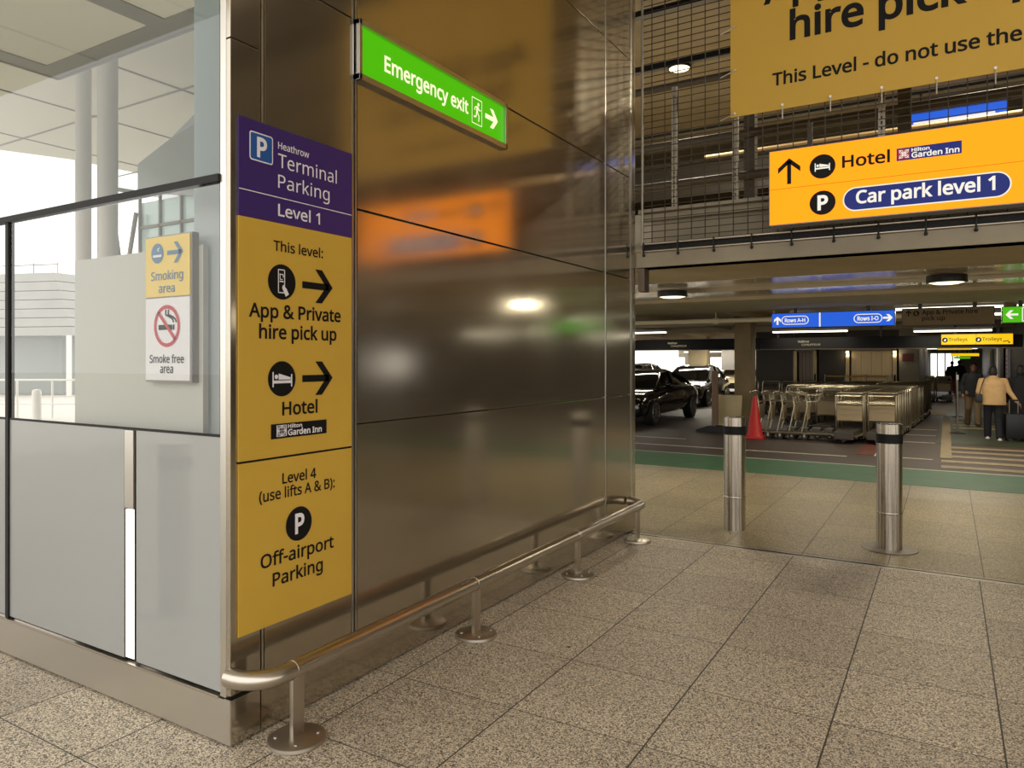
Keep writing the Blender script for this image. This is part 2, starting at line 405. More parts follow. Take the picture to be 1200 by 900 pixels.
FONT = {
'&': ((122,291, 136,290, 159,283, 168,278, 176,271, 183,262, 188,252, 191,229, 189,213, 184,199, 175,186, 150,164, 134,154, 211,79, 224,98, 233,119, 239,143, 275,143, 259,95, 252,81, 244,69, 234,57, 293,0, 245,0, 210,34, 193,20, 163,4, 139,-2, 111,-4, 94,-3, 78,0, 64,5, 51,12, 41,21, 32,32, 26,44, 22,59, 21,75, 22,88, 29,110, 34,119, 41,128, 60,144, 83,159, 77,165, 53,201, 50,210, 48,228, 49,241, 52,252, 57,262, 72,278, 82,283, 107,290), (104,137, 73,114, 64,101, 59,85, 58,76, 60,62, 65,50, 73,40, 84,33, 97,29, 113,27, 129,28, 144,31, 157,36, 179,48, 188,56), (121,262, 110,261, 101,258, 93,253, 87,246, 84,238, 83,219, 90,202, 103,184, 112,175, 138,192, 152,209, 155,219, 156,229, 155,238, 152,246, 147,253, 140,258, 131,261),),
'(': ((16,110, 19,153, 22,174, 27,195, 42,234, 51,252, 62,270, 75,286, 108,286, 91,260, 77,233, 66,203, 58,173, 53,142, 52,90, 58,49, 69,9, 86,-28, 96,-46, 108,-63, 75,-63, 62,-47, 51,-30, 34,7, 27,27, 22,47, 17,89),),
')': ((104,89, 98,47, 87,7, 79,-12, 58,-47, 45,-63, 12,-63, 24,-46, 43,-10, 51,9, 62,49, 66,69, 69,110, 66,152, 57,193, 51,213, 43,233, 24,269, 12,286, 45,286, 58,270, 79,234, 87,214, 93,195, 98,174, 104,132),),
'-': ((16,92, 16,123, 113,123, 113,92),),
'1': ((142,0, 108,0, 108,230, 109,249, 85,227, 64,211, 54,202, 36,226, 113,286, 142,286),),
'4': ((221,65, 180,65, 180,0, 146,0, 146,65, 8,65, 8,95, 143,288, 180,288, 180,97, 221,97), (146,222, 147,246, 148,250, 146,250, 132,223, 43,97, 146,97),),
':': ((29,22, 32,38, 36,43, 47,48, 53,49, 66,46, 71,43, 75,38, 78,31, 79,22, 78,13, 75,6, 71,1, 66,-3, 53,-6, 41,-3, 36,1, 32,6), (29,193, 32,209, 36,215, 47,220, 53,221, 66,218, 71,215, 78,202, 79,193, 78,185, 71,172, 60,167, 53,166, 41,169, 36,172, 32,178),),
'A': ((219,0, 184,89, 71,89, 36,0, 0,0, 112,287, 144,287, 256,0), (133,230, 128,250, 115,207, 93,150, 83,121, 173,121),),
'B': ((154,285, 181,279, 202,270, 217,257, 226,239, 229,215, 229,205, 227,195, 223,185, 212,170, 205,164, 186,155, 175,152, 175,150, 186,148, 207,140, 217,134, 231,118, 235,108, 238,95, 239,81, 238,65, 234,50, 227,37, 218,26, 193,9, 177,4, 159,1, 39,0, 39,286), (128,164, 150,166, 167,170, 178,176, 186,185, 191,197, 192,211, 190,226, 185,237, 175,245, 162,251, 144,254, 75,255, 75,164), (75,134, 75,30, 133,30, 156,32, 173,37, 186,45, 194,56, 199,69, 200,94, 198,103, 194,111, 188,118, 172,128, 160,132, 146,134),),
'C': ((162,259, 147,258, 120,251, 109,245, 98,237, 89,228, 81,217, 69,191, 63,160, 64,121, 67,100, 74,82, 82,66, 93,52, 106,42, 122,34, 140,29, 174,28, 208,33, 230,39, 230,8, 208,1, 185,-3, 156,-4, 128,-2, 104,4, 83,14, 65,28, 50,45, 39,65, 31,89, 26,115, 24,144, 25,165, 28,184, 33,203, 40,220, 49,235, 60,249, 72,261, 87,272, 103,280, 121,286, 141,289, 177,290, 218,283, 241,273, 227,243, 197,254, 174,258),),
'E': ((199,0, 39,0, 39,286, 199,286, 199,255, 75,255, 75,165, 192,165, 192,134, 75,134, 75,32, 199,32),),
'F': ((75,0, 39,0, 39,286, 199,286, 199,255, 75,255, 75,153, 191,153, 191,121, 75,121),),
'G': ((163,151, 262,151, 262,11, 231,2, 181,-4, 162,-4, 133,-2, 108,4, 87,14, 68,27, 52,44, 40,65, 31,88, 26,114, 24,143, 26,172, 32,198, 42,221, 56,241, 72,258, 93,272, 116,282, 143,288, 189,290, 218,286, 232,283, 258,273, 245,242, 234,247, 210,254, 171,259, 149,257, 130,252, 112,245, 97,234, 85,221, 75,205, 68,186, 64,166, 62,143, 63,121, 67,101, 73,83, 82,67, 93,53, 108,42, 125,34, 146,29, 182,27, 219,32, 226,34, 226,119, 163,119),),
'H': ((258,0, 222,0, 222,134, 75,134, 75,0, 39,0, 39,286, 75,286, 75,165, 222,165, 222,286, 258,286),),
'I': ((119,0, 16,0, 16,21, 50,28, 50,257, 16,265, 16,286, 119,286, 119,265, 86,257, 86,28, 119,21),),
'L': ((39,0, 39,286, 75,286, 75,32, 200,32, 200,0),),
'O': ((289,144, 288,122, 285,102, 280,83, 274,66, 265,50, 255,36, 243,24, 229,14, 214,6, 197,1, 178,-3, 157,-4, 135,-3, 116,1, 98,7, 83,15, 69,25, 57,37, 47,51, 39,66, 32,83, 25,122, 24,144, 26,172, 31,198, 39,221, 50,241, 65,258, 83,272, 104,283, 129,289, 157,291, 184,289, 208,283, 229,272, 247,259, 262,242, 274,221, 282,198, 287,172), (63,144, 64,121, 67,100, 73,81, 80,65, 91,52, 104,41, 119,34, 137,29, 157,27, 177,29, 195,34, 210,41, 222,52, 233,65, 241,81, 246,100, 251,144, 248,177, 241,205, 228,228, 210,245, 187,256, 157,259, 137,257, 119,253, 104,245, 91,235, 80,221, 73,205, 67,187, 64,166),),
'P': ((115,286, 149,284, 176,276, 196,264, 211,248, 219,227, 222,202, 220,179, 212,158, 205,148, 197,139, 176,124, 162,119, 128,112, 75,111, 75,0, 39,0, 39,286), (75,255, 75,142, 121,143, 149,148, 160,153, 169,159, 176,167, 181,176, 184,187, 185,200, 183,217, 177,231, 167,242, 153,249, 135,254),),
'R': ((140,285, 160,282, 177,277, 191,270, 202,261, 211,250, 217,237, 221,222, 222,205, 221,191, 218,178, 214,167, 208,157, 200,149, 183,137, 165,128, 243,0, 201,0, 132,118, 75,118, 75,0, 39,0, 39,286), (75,255, 75,149, 139,150, 156,155, 169,163, 178,173, 183,187, 185,203, 182,225, 172,240, 164,246, 155,250, 144,253),),
'S': ((201,77, 200,60, 196,46, 189,33, 179,22, 168,13, 137,0, 119,-3, 89,-4, 50,0, 34,4, 20,10, 20,44, 56,32, 101,27, 126,30, 145,37, 158,49, 162,56, 165,73, 165,82, 163,90, 154,103, 139,115, 75,142, 57,152, 49,158, 32,179, 26,197, 24,217, 25,232, 29,245, 44,266, 55,275, 82,286, 98,289, 131,290, 159,286, 183,279, 194,274, 183,243, 162,251, 139,257, 115,259, 93,256, 77,249, 71,245, 63,232, 61,225, 61,208, 63,200, 71,187, 96,170, 139,153, 166,139, 176,132, 185,123, 192,114, 197,103, 200,91),),
'T': ((130,0, 93,0, 93,255, 4,255, 4,286, 219,286, 219,255, 130,255),),
'U': ((257,101, 255,82, 251,64, 245,48, 235,33, 223,20, 208,10, 190,2, 169,-2, 145,-4, 112,-1, 85,9, 64,25, 48,47, 39,72, 36,102, 36,286, 72,286, 72,101, 74,79, 80,61, 91,47, 105,36, 124,29, 147,27, 163,28, 178,31, 199,44, 207,52, 218,74, 221,101, 221,286, 257,286),),
'a': ((115,219, 139,217, 159,211, 174,201, 184,188, 190,169, 192,146, 192,0, 167,0, 160,30, 158,30, 146,17, 132,6, 125,2, 98,-4, 74,-3, 62,-1, 42,8, 34,15, 27,24, 22,34, 19,46, 18,60, 21,80, 30,96, 44,109, 64,119, 90,125, 134,129, 158,130, 157,158, 153,171, 146,180, 138,185, 127,189, 113,190, 92,188, 71,182, 53,174, 42,200, 75,213, 102,218), (102,102, 83,97, 70,91, 62,83, 57,72, 55,59, 56,48, 60,40, 66,33, 74,28, 83,25, 94,24, 111,26, 126,31, 140,39, 150,51, 156,67, 158,105),),
'c': ((102,-3, 85,1, 70,8, 56,17, 44,29, 35,44, 28,62, 23,82, 22,106, 24,131, 28,153, 35,171, 45,186, 57,198, 71,207, 87,214, 104,218, 134,219, 154,216, 179,207, 168,178, 138,187, 122,188, 108,187, 96,184, 86,179, 78,172, 71,163, 65,152, 59,124, 59,90, 65,63, 77,43, 86,36, 107,27, 120,26, 142,28, 176,39, 176,8, 160,1, 142,-3, 132,-4),),
'd': ((110,-4, 85,-1, 64,8, 46,24, 33,45, 25,73, 22,107, 25,141, 33,169, 46,191, 64,206, 86,216, 111,219, 131,217, 148,212, 162,203, 173,193, 177,187, 180,187, 177,219, 177,305, 213,305, 213,0, 184,0, 179,29, 177,29, 173,23, 162,12, 140,0, 121,-4), (116,25, 136,27, 152,34, 164,44, 171,58, 176,77, 178,107, 176,131, 172,152, 164,168, 153,180, 137,187, 115,190, 98,187, 84,180, 73,167, 65,150, 60,130, 59,106, 60,83, 65,63, 73,47, 84,35, 98,28),),
'e': ((117,219, 135,218, 150,214, 165,207, 177,198, 187,186, 195,173, 201,158, 205,141, 206,101, 59,101, 61,78, 67,60, 77,45, 91,35, 107,28, 127,26, 140,26, 163,30, 185,36, 196,41, 196,10, 164,-1, 140,-4, 106,-3, 88,2, 72,8, 57,18, 45,30, 35,46, 28,63, 24,83, 22,106, 23,128, 27,148, 34,166, 43,182, 54,195, 67,205, 82,213, 99,217), (117,190, 101,188, 88,183, 77,174, 68,162, 63,147, 59,129, 169,129, 166,151, 163,161, 159,169, 153,176, 138,187),),
'f': ((133,188, 79,188, 79,0, 44,0, 44,188, 6,188, 6,204, 44,216, 45,246, 47,261, 58,284, 66,292, 76,299, 99,306, 113,307, 137,305, 155,300, 146,272, 120,278, 103,277, 94,273, 88,266, 83,257, 80,244, 79,215, 133,215),),
'g': ((110,219, 124,218, 149,211, 159,205, 169,196, 178,186, 180,186, 184,215, 213,215, 213,-4, 208,-40, 202,-55, 194,-67, 183,-78, 170,-86, 155,-92, 137,-95, 101,-96, 74,-93, 50,-87, 39,-83, 39,-50, 75,-63, 118,-67, 135,-65, 150,-60, 162,-51, 171,-39, 176,-24, 179,28, 177,28, 169,18, 160,10, 149,4, 138,0, 125,-3, 111,-4, 85,-1, 63,9, 46,25, 32,47, 25,75, 22,107, 25,139, 32,166, 46,189, 63,205, 85,216), (115,189, 104,188, 93,185, 84,180, 70,163, 65,152, 61,138, 59,123, 60,82, 65,62, 73,46, 84,34, 99,27, 116,25, 126,25, 144,29, 151,32, 163,42, 172,57, 178,86, 177,125, 175,141, 171,154, 166,165, 159,174, 151,181, 141,186),),
'h': ((69,200, 67,185, 70,185, 80,198, 87,204, 102,212, 119,217, 137,219, 153,218, 168,215, 191,204, 200,195, 206,185, 211,172, 214,157, 215,140, 215,0, 180,0, 180,138, 179,153, 175,166, 169,176, 160,184, 147,188, 132,189, 117,188, 105,185, 95,180, 86,173, 75,154, 70,127, 69,0, 34,0, 34,305, 69,305),),
'i': ((69,215, 69,0, 34,0, 34,215), (52,296, 62,293, 70,286, 73,273, 72,266, 70,261, 66,256, 57,251, 47,251, 37,256, 32,266, 31,273, 34,286, 37,290, 47,295),),
'k': ((69,135, 67,111, 69,111, 117,167, 163,215, 204,215, 117,123, 211,0, 168,0, 93,100, 69,79, 69,0, 34,0, 34,305, 69,305),),
'l': ((69,0, 34,0, 34,305, 69,305),),
'm': ((270,219, 292,217, 310,211, 324,200, 334,185, 340,165, 342,140, 342,0, 308,0, 308,138, 306,154, 303,166, 297,176, 289,184, 277,188, 264,189, 245,187, 230,181, 219,171, 212,157, 207,140, 206,0, 171,0, 171,138, 169,158, 166,167, 162,174, 152,184, 145,187, 136,189, 113,188, 102,185, 93,180, 85,173, 79,165, 72,142, 69,111, 69,0, 34,0, 34,215, 63,215, 68,186, 70,186, 80,199, 93,209, 108,215, 125,219, 149,218, 163,215, 175,210, 185,203, 193,194, 199,183, 201,183, 209,194, 219,203, 230,210, 243,215, 256,218),),
'n': ((161,217, 180,211, 196,200, 207,185, 213,165, 215,140, 215,0, 180,0, 180,138, 179,153, 175,166, 169,176, 160,184, 147,188, 132,189, 111,187, 95,180, 83,169, 75,154, 71,135, 69,111, 69,0, 34,0, 34,215, 63,215, 68,186, 70,186, 75,193, 81,199, 95,209, 111,215, 129,219),),
'o': ((221,108, 218,75, 214,60, 209,47, 194,25, 185,16, 162,3, 149,-1, 121,-4, 94,-1, 81,3, 59,16, 50,25, 35,47, 29,60, 25,75, 22,108, 23,130, 27,151, 34,168, 43,183, 55,196, 69,206, 84,213, 102,217, 122,219, 141,217, 158,213, 173,206, 187,196, 199,183, 208,168, 215,151, 220,130), (59,92, 61,77, 70,52, 77,43, 86,35, 96,30, 108,26, 121,25, 135,26, 147,30, 157,35, 166,43, 173,52, 182,77, 184,92, 184,124, 178,152, 172,163, 165,172, 157,179, 147,185, 135,188, 121,189, 101,187, 85,180, 73,168, 65,151, 60,131),),
'p': ((136,219, 161,216, 182,207, 200,191, 214,170, 222,142, 225,108, 220,64, 214,46, 205,31, 195,18, 183,9, 169,2, 153,-3, 125,-4, 107,0, 91,7, 67,27, 69,-8, 69,-96, 34,-96, 34,215, 63,215, 68,186, 69,186, 79,197, 91,207, 106,215), (130,189, 105,186, 95,181, 87,175, 76,156, 72,144, 69,108, 72,76, 75,63, 86,42, 94,35, 104,30, 116,26, 131,25, 143,26, 154,30, 163,36, 171,44, 177,54, 182,66, 187,93, 188,108, 186,131, 182,151, 174,167, 163,179, 148,187),),
'r': ((143,219, 160,217, 155,184, 132,187, 116,185, 101,178, 94,173, 88,167, 78,153, 74,144, 70,125, 69,115, 69,0, 34,0, 34,215, 63,215, 67,176, 69,176, 79,191, 92,204, 107,213, 125,218),),
's': ((174,59, 173,46, 164,24, 156,16, 146,9, 134,3, 120,-1, 88,-4, 74,-4, 39,2, 21,10, 21,42, 52,30, 77,25, 89,24, 105,25, 118,28, 128,33, 135,39, 139,47, 140,56, 136,71, 127,79, 100,93, 74,103, 51,114, 35,126, 28,133, 24,141, 21,151, 20,162, 23,179, 30,193, 43,204, 59,212, 79,217, 101,219, 114,219, 138,215, 159,209, 170,204, 158,176, 129,186, 109,190, 85,189, 74,187, 59,178, 55,171, 54,164, 56,153, 59,149, 69,141, 134,113, 153,102, 161,95, 171,80),),
't': ((117,25, 136,29, 136,2, 106,-4, 89,-3, 69,2, 52,13, 46,22, 41,33, 38,46, 37,63, 37,188, 6,188, 6,204, 37,219, 51,264, 72,264, 72,215, 134,215, 134,188, 72,188, 72,63, 73,51, 76,42, 82,34, 88,29, 97,26),),
'u': ((214,215, 214,0, 185,0, 180,28, 178,28, 173,21, 167,15, 145,2, 137,-1, 119,-4, 94,-3, 79,0, 67,4, 56,11, 47,19, 40,30, 36,42, 33,57, 32,74, 32,215, 67,215, 67,77, 69,61, 73,48, 79,38, 88,31, 100,27, 115,25, 130,26, 143,29, 153,34, 161,41, 168,50, 173,61, 178,87, 178,215),),
'v': ((81,0, 0,215, 38,215, 97,48, 101,31, 102,31, 120,88, 166,215, 204,215, 122,0),),
'w': ((158,178, 156,178, 150,148, 103,0, 63,0, 4,215, 41,215, 82,55, 85,36, 86,36, 99,90, 139,215, 177,215, 224,61, 229,37, 230,37, 242,93, 245,101, 275,215, 311,215, 251,0, 210,0, 185,81),),
'x': ((85,110, 11,215, 51,215, 106,134, 161,215, 201,215, 127,110, 205,0, 165,0, 106,86, 47,0, 7,0),),
'y': ((0,215, 38,215, 85,93, 103,34, 104,34, 137,134, 166,215, 204,215, 107,-42, 94,-65, 87,-74, 78,-82, 59,-93, 22,-96, 4,-93, 4,-65, 36,-67, 50,-63, 65,-50, 73,-37, 87,-1),),
}
ADV = {' ': 0.209, '&': 0.587, '(': 0.241, ')': 0.241, '-': 0.258, '1': 0.459, '4': 0.459, ':': 0.215, 'A': 0.512, 'B': 0.521, 'C': 0.507, 'E': 0.446, 'F': 0.416, 'G': 0.584, 'H': 0.594, 'I': 0.272, 'L': 0.420, 'O': 0.626, 'P': 0.485, 'R': 0.499, 'S': 0.440, 'T': 0.446, 'U': 0.586, 'a': 0.450, 'c': 0.385, 'd': 0.493, 'e': 0.452, 'f': 0.276, 'g': 0.493, 'h': 0.496, 'i': 0.207, 'k': 0.428, 'l': 0.207, 'm': 0.750, 'n': 0.496, 'o': 0.485, 'p': 0.493, 'r': 0.331, 's': 0.384, 't': 0.289, 'u': 0.496, 'v': 0.407, 'w': 0.630, 'x': 0.424, 'y': 0.409}
FONT['4'] = ((147,0, 147,65, 9,65, 9,95, 144,288, 181,288, 181,97, 222,97, 222,65, 181,65, 181,0), (46,97, 147,97, 147,246))
# ------------------------------------------------------------------ flat artwork on sign faces
_gl = {}
def glyph(c, bold):
    """letter outline (plain coordinates, 500 to the unit) filled as a flat mesh"""
    k = (c, bold)
    if k not in _gl:
        cu = bpy.data.curves.new('letter', 'CURVE'); cu.dimensions = '2D'; cu.fill_mode = 'FRONT'; cu.offset = bold
        for q in FONT[c]:
            sp = cu.splines.new('POLY'); sp.points.add(len(q)//2-1); sp.use_cyclic_u = True
            for i in range(len(q)//2): sp.points[i].co = (q[2*i]/500, q[2*i+1]/500, 0, 1)
        o = bpy.data.objects.new('letter', cu); COL.objects.link(o)
        bpy.context.view_layer.update()
        me = bpy.data.meshes.new_from_object(o.evaluated_get(bpy.context.evaluated_depsgraph_get()))
        _gl[k] = ([(v.co[0], v.co[1]) for v in me.vertices], [tuple(f.vertices) for f in me.polygons])
        bpy.data.objects.remove(o); bpy.data.curves.remove(cu); bpy.data.meshes.remove(me)
    return _gl[k]
def text_mesh(s, bold):
    vs = []; fs = []; x = 0
    for c in s:
        if c != ' ':
            gv, gf = glyph(c, bold)
            o = len(vs)
            vs += [(x+a, b) for a, b in gv]; fs += [tuple(o+i for i in f) for f in gf]
        x += ADV[c]
    return vs, fs
CAPH = None
class Art:
    """one flat layer of artwork; u to the right, v up, d outwards from plane"""
    def __init__(s, O, R, N):
        s.O = Vector(O); s.R = Vector(R); s.N = Vector(N); s.bm = bmesh.new()
    def p(s, u, v, d): return s.O+s.R*u+Vector((0, 0, v))+s.N*d
    def text(s, t, u, v, cap, width, d=.002, bold=.012, mid=False):
        global CAPH
        if CAPH is None:
            CAPH = max(y for x, y in text_mesh('H', .0)[0])
        vs, fs = text_mesh(t, bold)
        x0 = min(x for x, y in vs); x1 = max(x for x, y in vs)
        sx = width/(x1-x0); sy = cap/CAPH
        if mid: u -= width/2
        V = [s.bm.verts.new(s.p(u+(x-x0)*sx, v+y*sy, d)) for x, y in vs]
        for f in fs:
            try: s.bm.faces.new([V[i] for i in f])
            except ValueError: pass
        return s
    def poly(s, pts, d=.002):
        s.bm.faces.new([s.bm.verts.new(s.p(u, v, d)) for u, v in pts]); return s
    def rect(s, u0, v0, u1, v1, d=.002): return s.poly([(u0, v0), (u1, v0), (u1, v1), (u0, v1)], d)
    def disc(s, u, v, r, d=.002, n=36, rv=None):
        rv = rv or r
        return s.poly([(u+r*math.cos(2*PI*k/n), v+rv*math.sin(2*PI*k/n)) for k in range(n)], d)
    def ring(s, u, v, r0, r1, d=.002, n=40):
        for k in range(n):
            a = 2*PI*k/n; b = 2*PI*(k+1)/n
            s.poly([(u+r0*math.cos(a), v+r0*math.sin(a)), (u+r1*math.cos(a), v+r1*math.sin(a)), (u+r1*math.cos(b), v+r1*math.sin(b)), (u+r0*math.cos(b), v+r0*math.sin(b))], d)
        return s
    def rrect(s, u0, v0, u1, v1, r, d=.002, n=8):
        P = []
        for cx, cy, a0 in ((u1-r, v0+r, -PI/2), (u1-r, v1-r, 0), (u0+r, v1-r, PI/2), (u0+r, v0+r, PI)):
            for k in range(n+1):
                a = a0+PI/2*k/n
                P.append((cx+r*math.cos(a), cy+r*math.sin(a)))
        return s.poly(P, d)
    def line(s, pts, wd, d=.002):
        for (a, b), (c, e) in zip(pts, pts[1:]):
            L = math.hypot(c-a, e-b) or 1; nx = -(e-b)/L*wd/2; ny = (c-a)/L*wd/2
            s.poly([(a-nx, b-ny), (c-nx, e-ny), (c+nx, e+ny), (a+nx, b+ny)], d)
        return s
    def arrow(s, u, v, size, ang=0, d=.002, th=.2):
        """broad airport arrow of total length size, centred"""
        h = size/2; c = math.cos(ang); n = math.sin(ang)
        def T(x, y): return (u+x*c-y*n, v+x*n+y*c)
        t = size*th/2; ax = size*th*1.35
        s.poly([T(-h, -t), (T(h-ax*.6, -t)), T(h-ax*.6, t), T(-h, t)], d)
        s.poly([T(h, 0), T(h-size*.36, h*.82), T(h-size*.36-ax*1.0, h*.82), T(h-ax, 0)], d)
        s.poly([T(h, 0), T(h-ax, 0), T(h-size*.36-ax*1.0, -h*.82), T(h-size*.36, -h*.82)], d)
        return s
    def bed(s, u, v, k, d=.004):
        s.rect(u-.62*k, v-.40*k, u-.54*k, v+.34*k, d); s.rect(u+.54*k, v-.40*k, u+.62*k, v+.22*k, d)
        s.rect(u-.54*k, v-.22*k, u+.54*k, v-.08*k, d)
        s.disc(u-.38*k, v+.10*k, .11*k, d, 16)
        s.poly([(u-.24*k, v-.04*k), (u+.52*k, v-.04*k), (u+.52*k, v+.06*k), (u-.24*k, v+.26*k)], d)
        return s
    def build(s, name, m, parent, label=None):
        me = bpy.data.meshes.new(name); s.bm.to_mesh(me); s.bm.free()
        me.materials.append(M[m])
        o = bpy.data.objects.new(name, me); COL.objects.link(o); o.parent = parent
        if label: o['label'] = label
        return o
def wall_art(x): return Art((x, 0, 0), (0, 1, 0), (1, 0, 0))
def front_art(y): return Art((0, y, 0), (1, 0, 0), (0, -1, 0))

def lines_of(mk, parent, m, off, rows, name='lettering', d=.002):
    for t, u, v, c, wd, b in rows:
        o = mk().text(t, u, v, c, wd, d=d, bold=b).build(name, m, parent)
        o.data.transform(Matrix.Translation(-off))
# ================================================================== THE SETTING
structure('floor', MB().box((-12, -12, -.2), (18, 4.70, 0)), 'paving', 'grey speckled granite paving in front of the steel pavilion', 'paving')
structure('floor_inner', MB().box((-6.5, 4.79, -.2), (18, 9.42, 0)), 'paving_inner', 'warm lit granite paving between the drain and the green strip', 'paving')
structure('trim_1', MB().box((-6.5, 4.70, -.2), (18, 4.79, .003)), 'steel_base', 'steel drain channel across the paving', 'drain channel')
MB().box((-6.5, 4.738, 0), (18, 4.762, .0045)).build('slot', 'black_gap', bpy.data.objects['trim_1'])
structure('road', MB().box((-12, 9.42, -.2), (18, 50, -.002)), 'asphalt', 'brown car park roadway beyond the green strip', 'road')
structure('ground', MB().box((-120, -60, -.4), (60, 160, -.21)).box((-70, -30, -.21), (-12, 60, -.02)), 'pale_ground', 'pale open ground outside', 'ground')
structure('trim_2', MB().box((-6.5, 9.42, -.05), (18, 11.12, .004)), 'green_paint', 'green painted strip between paving and road', 'painted strip')
m = MB()
m.box((-6.5, 11.12, 0), (18, 11.20, .004)).box((-9, 12.25, 0), (1.2, 12.34, .004))
m.box((-9, 13.6, 0), (-2.2, 13.68, .003))
for x0, x1, y in ((1.62, 1.74, 0), ): m.box((x0, 12.6, 0), (x1, 15.6, .004))
for y in (12.55, 15.5, 17.2, 18.8): m.box((1.74, y, 0), (2.55, y+.07, .004))
structure('trim_3', m, 'white_paint', 'worn white lines painted on the road', 'road marking')
m = MB()
for k in range(5): m.box((2.68, 11.55+k*.78, 0), (4.9, 11.85+k*.78, .004))
for k in range(4): m.box((2.9, 19.6+k*.95, .005), (4.35, 20.0+k*.95, .008))
structure('trim_4', m, 'cream_paint', 'cream bars of the zebra crossing', 'crossing')
structure('trim_5', MB().box((2.6, 15.55, 0), (4.4, 26, .005)), 'walk_paint', 'dark green painted walkway', 'painted strip')
structure('trim_6', MB().box((2.66, 12.9, .002), (2.84, 24.3, .009)), 'cream_paint', 'cream line along the walkway edge', 'road marking')
structure('trim_7', MB().box((1.95, 24.3, 0), (2.75, 27.2, .006)), 'yellow_paint', 'yellow painted patch by the lift corner', 'road marking')
structure('trim_8', MB().box((1.3, 12.7, 0), (1.62, 16.5, .003)), 'red_paint', 'maroon painted strip on the road', 'road marking')

# ---- lower deck soffit and slab edge
structure('ceiling', MB().box((-6.5, 5.0, 2.705), (18, 6.56, 2.9)).box((-6.5, 9.62, 2.705), (18, 11.95, 2.9)), 'concrete_dark', 'brown concrete soffit of the car park deck', 'ceiling')
m = MB()
for a, b in ((6.56, 7.95), (8.0, 9.62)):
    m.prism([(-6.5, a, 2.70), (-6.5, b, 2.70+(b-a)*.036), (-6.5, b, 2.9), (-6.5, a, 2.9)], (24.5, 0, 0))
structure('ceiling_panels', m, 'soffit_metal', 'two glossy soffit panels over the inner paving', 'ceiling')
m = MB().box((-12, 11.95, 3.1), (18, 50, 3.3))
for x in [-11+2.4*k for k in range(13)]: m.prism([(x-.22, 12.6, 3.1), (x+.22, 12.6, 3.1), (x+.12, 12.6, 2.8), (x-.12, 12.6, 2.8)], (0, 36, 0))
for y in (12.1, 18.2, 23.4, 30.0, 37.0, 44.0): m.box((-12, y, 2.72), (18, y+.5, 3.1))
structure('ceiling_ribs', m, 'concrete_dark', 'dark ribbed concrete ceiling deep in the car park', 'ceiling')
# concrete slab edge with kerb upstand and recessed gutter
m = MB()
m.prism([(0, 4.97, 2.705), (0, 5.2, 2.705), (0, 5.2, 2.875), (0, 5.0, 2.875), (0, 4.97, 2.855)], (18, 0, 0))
m.box((0, 5.14, 2.87), (18, 5.3, 3.20)).box((0, 5.06, 3.20), (18, 5.34, 3.27), .01).box((0, 5.02, 3.27), (18, 5.3, 3.315), .008)
m.box((-6.5, 5.2, 2.7), (0, 5.34, 3.3))
structure('wall_slab_edge', m, 'concrete', 'concrete edge of the upper deck', 'slab edge')
structure('trim_10', MB().box((.06, 4.982, 2.868), (18, 4.995, 2.942)), 'black_gap', 'dark strip painting the shade of the gutter recess along the slab edge', 'gutter')  # black strip put in for the shade inside the gutter recess
# upper deck
structure('floor_upper', MB().box((-6.5, 5.3, 2.9), (18, 24, 3.02)), 'concrete_dark', 'upper deck floor', 'floor')
m = MB()
for a, b, z in ((5.02, 6.22, 6.0), (6.46, 7.82, 6.0), (8.12, 8.75, 6.0), (9.62, 11.0, 6.0), (11.3, 13.0, 6.0), (13.3, 16, 6.0), (16.3, 19, 6.0)):
    m.box((-6.5, a, z), (18, b, z+.05))
m.box((-6.5, 8.75, 5.985), (18, 9.62, 6.10))
structure('ceiling_upper', m, 'concrete', 'concrete plank ceiling of the upper deck', 'ceiling')
structure('ceiling_void', MB().box((-6.5, 5.3, 7.2), (18, 24, 7.3)), 'black_gap', 'black void above the ceiling planks', 'ceiling')
m = MB().box((-6.5, 19, 3), (18, 19.2, 6.2)).box((-6.5, 5.34, 3.0), (-6.3, 19, 6.2))
structure('wall_upper_back', m, 'dark_wall', 'dark back wall of the upper deck', 'wall')
structure('wall_upper_beam', MB().box((-6.5, 11.6, 4.9), (18, 12.1, 5.5)), 'dark_wall', 'dark beam across the upper deck', 'beam')

# ---- lower car park walls
for nm, mb in (('wall_back', MB().box((-3.4, 26, 0), (-2.09, 26.3, 3.1))), ('wall_back_middle', MB().box((-1.2, 26, 0), (-.34, 26.3, 3.1))), ('wall_back_lintel', MB().box((-2.05, 26, 2.2), (-1.22, 26.3, 3.1)).box((-.32, 26, 2.2), (1.35, 26.3, 3.1))),
               ('wall_lift_side', MB().box((-3.4, 26.3, 0), (-3.2, 44, 3.1))), ('wall_walkway_left', MB().box((1.75, 26.3, 0), (1.95, 44, 3.1))), ('wall_shaft', MB().box((-2.09, 26.5, 0), (1.4, 26.7, 2.6)))):
    structure(nm, mb, 'dark_wall', 'dark brown lift lobby wall', 'wall')
structure('wall_right_end', MB().box((18, 5.0, 0), (18.2, 21.2, 7.0)).box((18, 23.4, 0), (18.2, 50, 7)).box((18, 21.2, 2.1), (18.2, 23.4, 7)).box((18, 21.2, 0), (18.2, 23.4, 1.1)).box((-6.3, 5.0, 6.35), (34, 5.3, 7.0)).box((18.2, 5, 0), (34, 5.2, 6.35)), 'dark_wall', 'added dark end wall out of view to the right of the car park', 'wall')  # unseen walls added to keep open sky out of the steel reflections
structure('wall_pier', MB().box((1.36, 25.9, 0), (1.95, 26.3, 3.1)).box((1.36, 25.88, .98), (1.95, 25.9, 1.0)), 'concrete', 'pale stone pier at the lift corner', 'pier')
structure('wall_right_side', MB().box((4.45, 19, 0), (4.7, 46, 3.1)), 'dark_wall', 'dark wall along the walkway', 'wall')
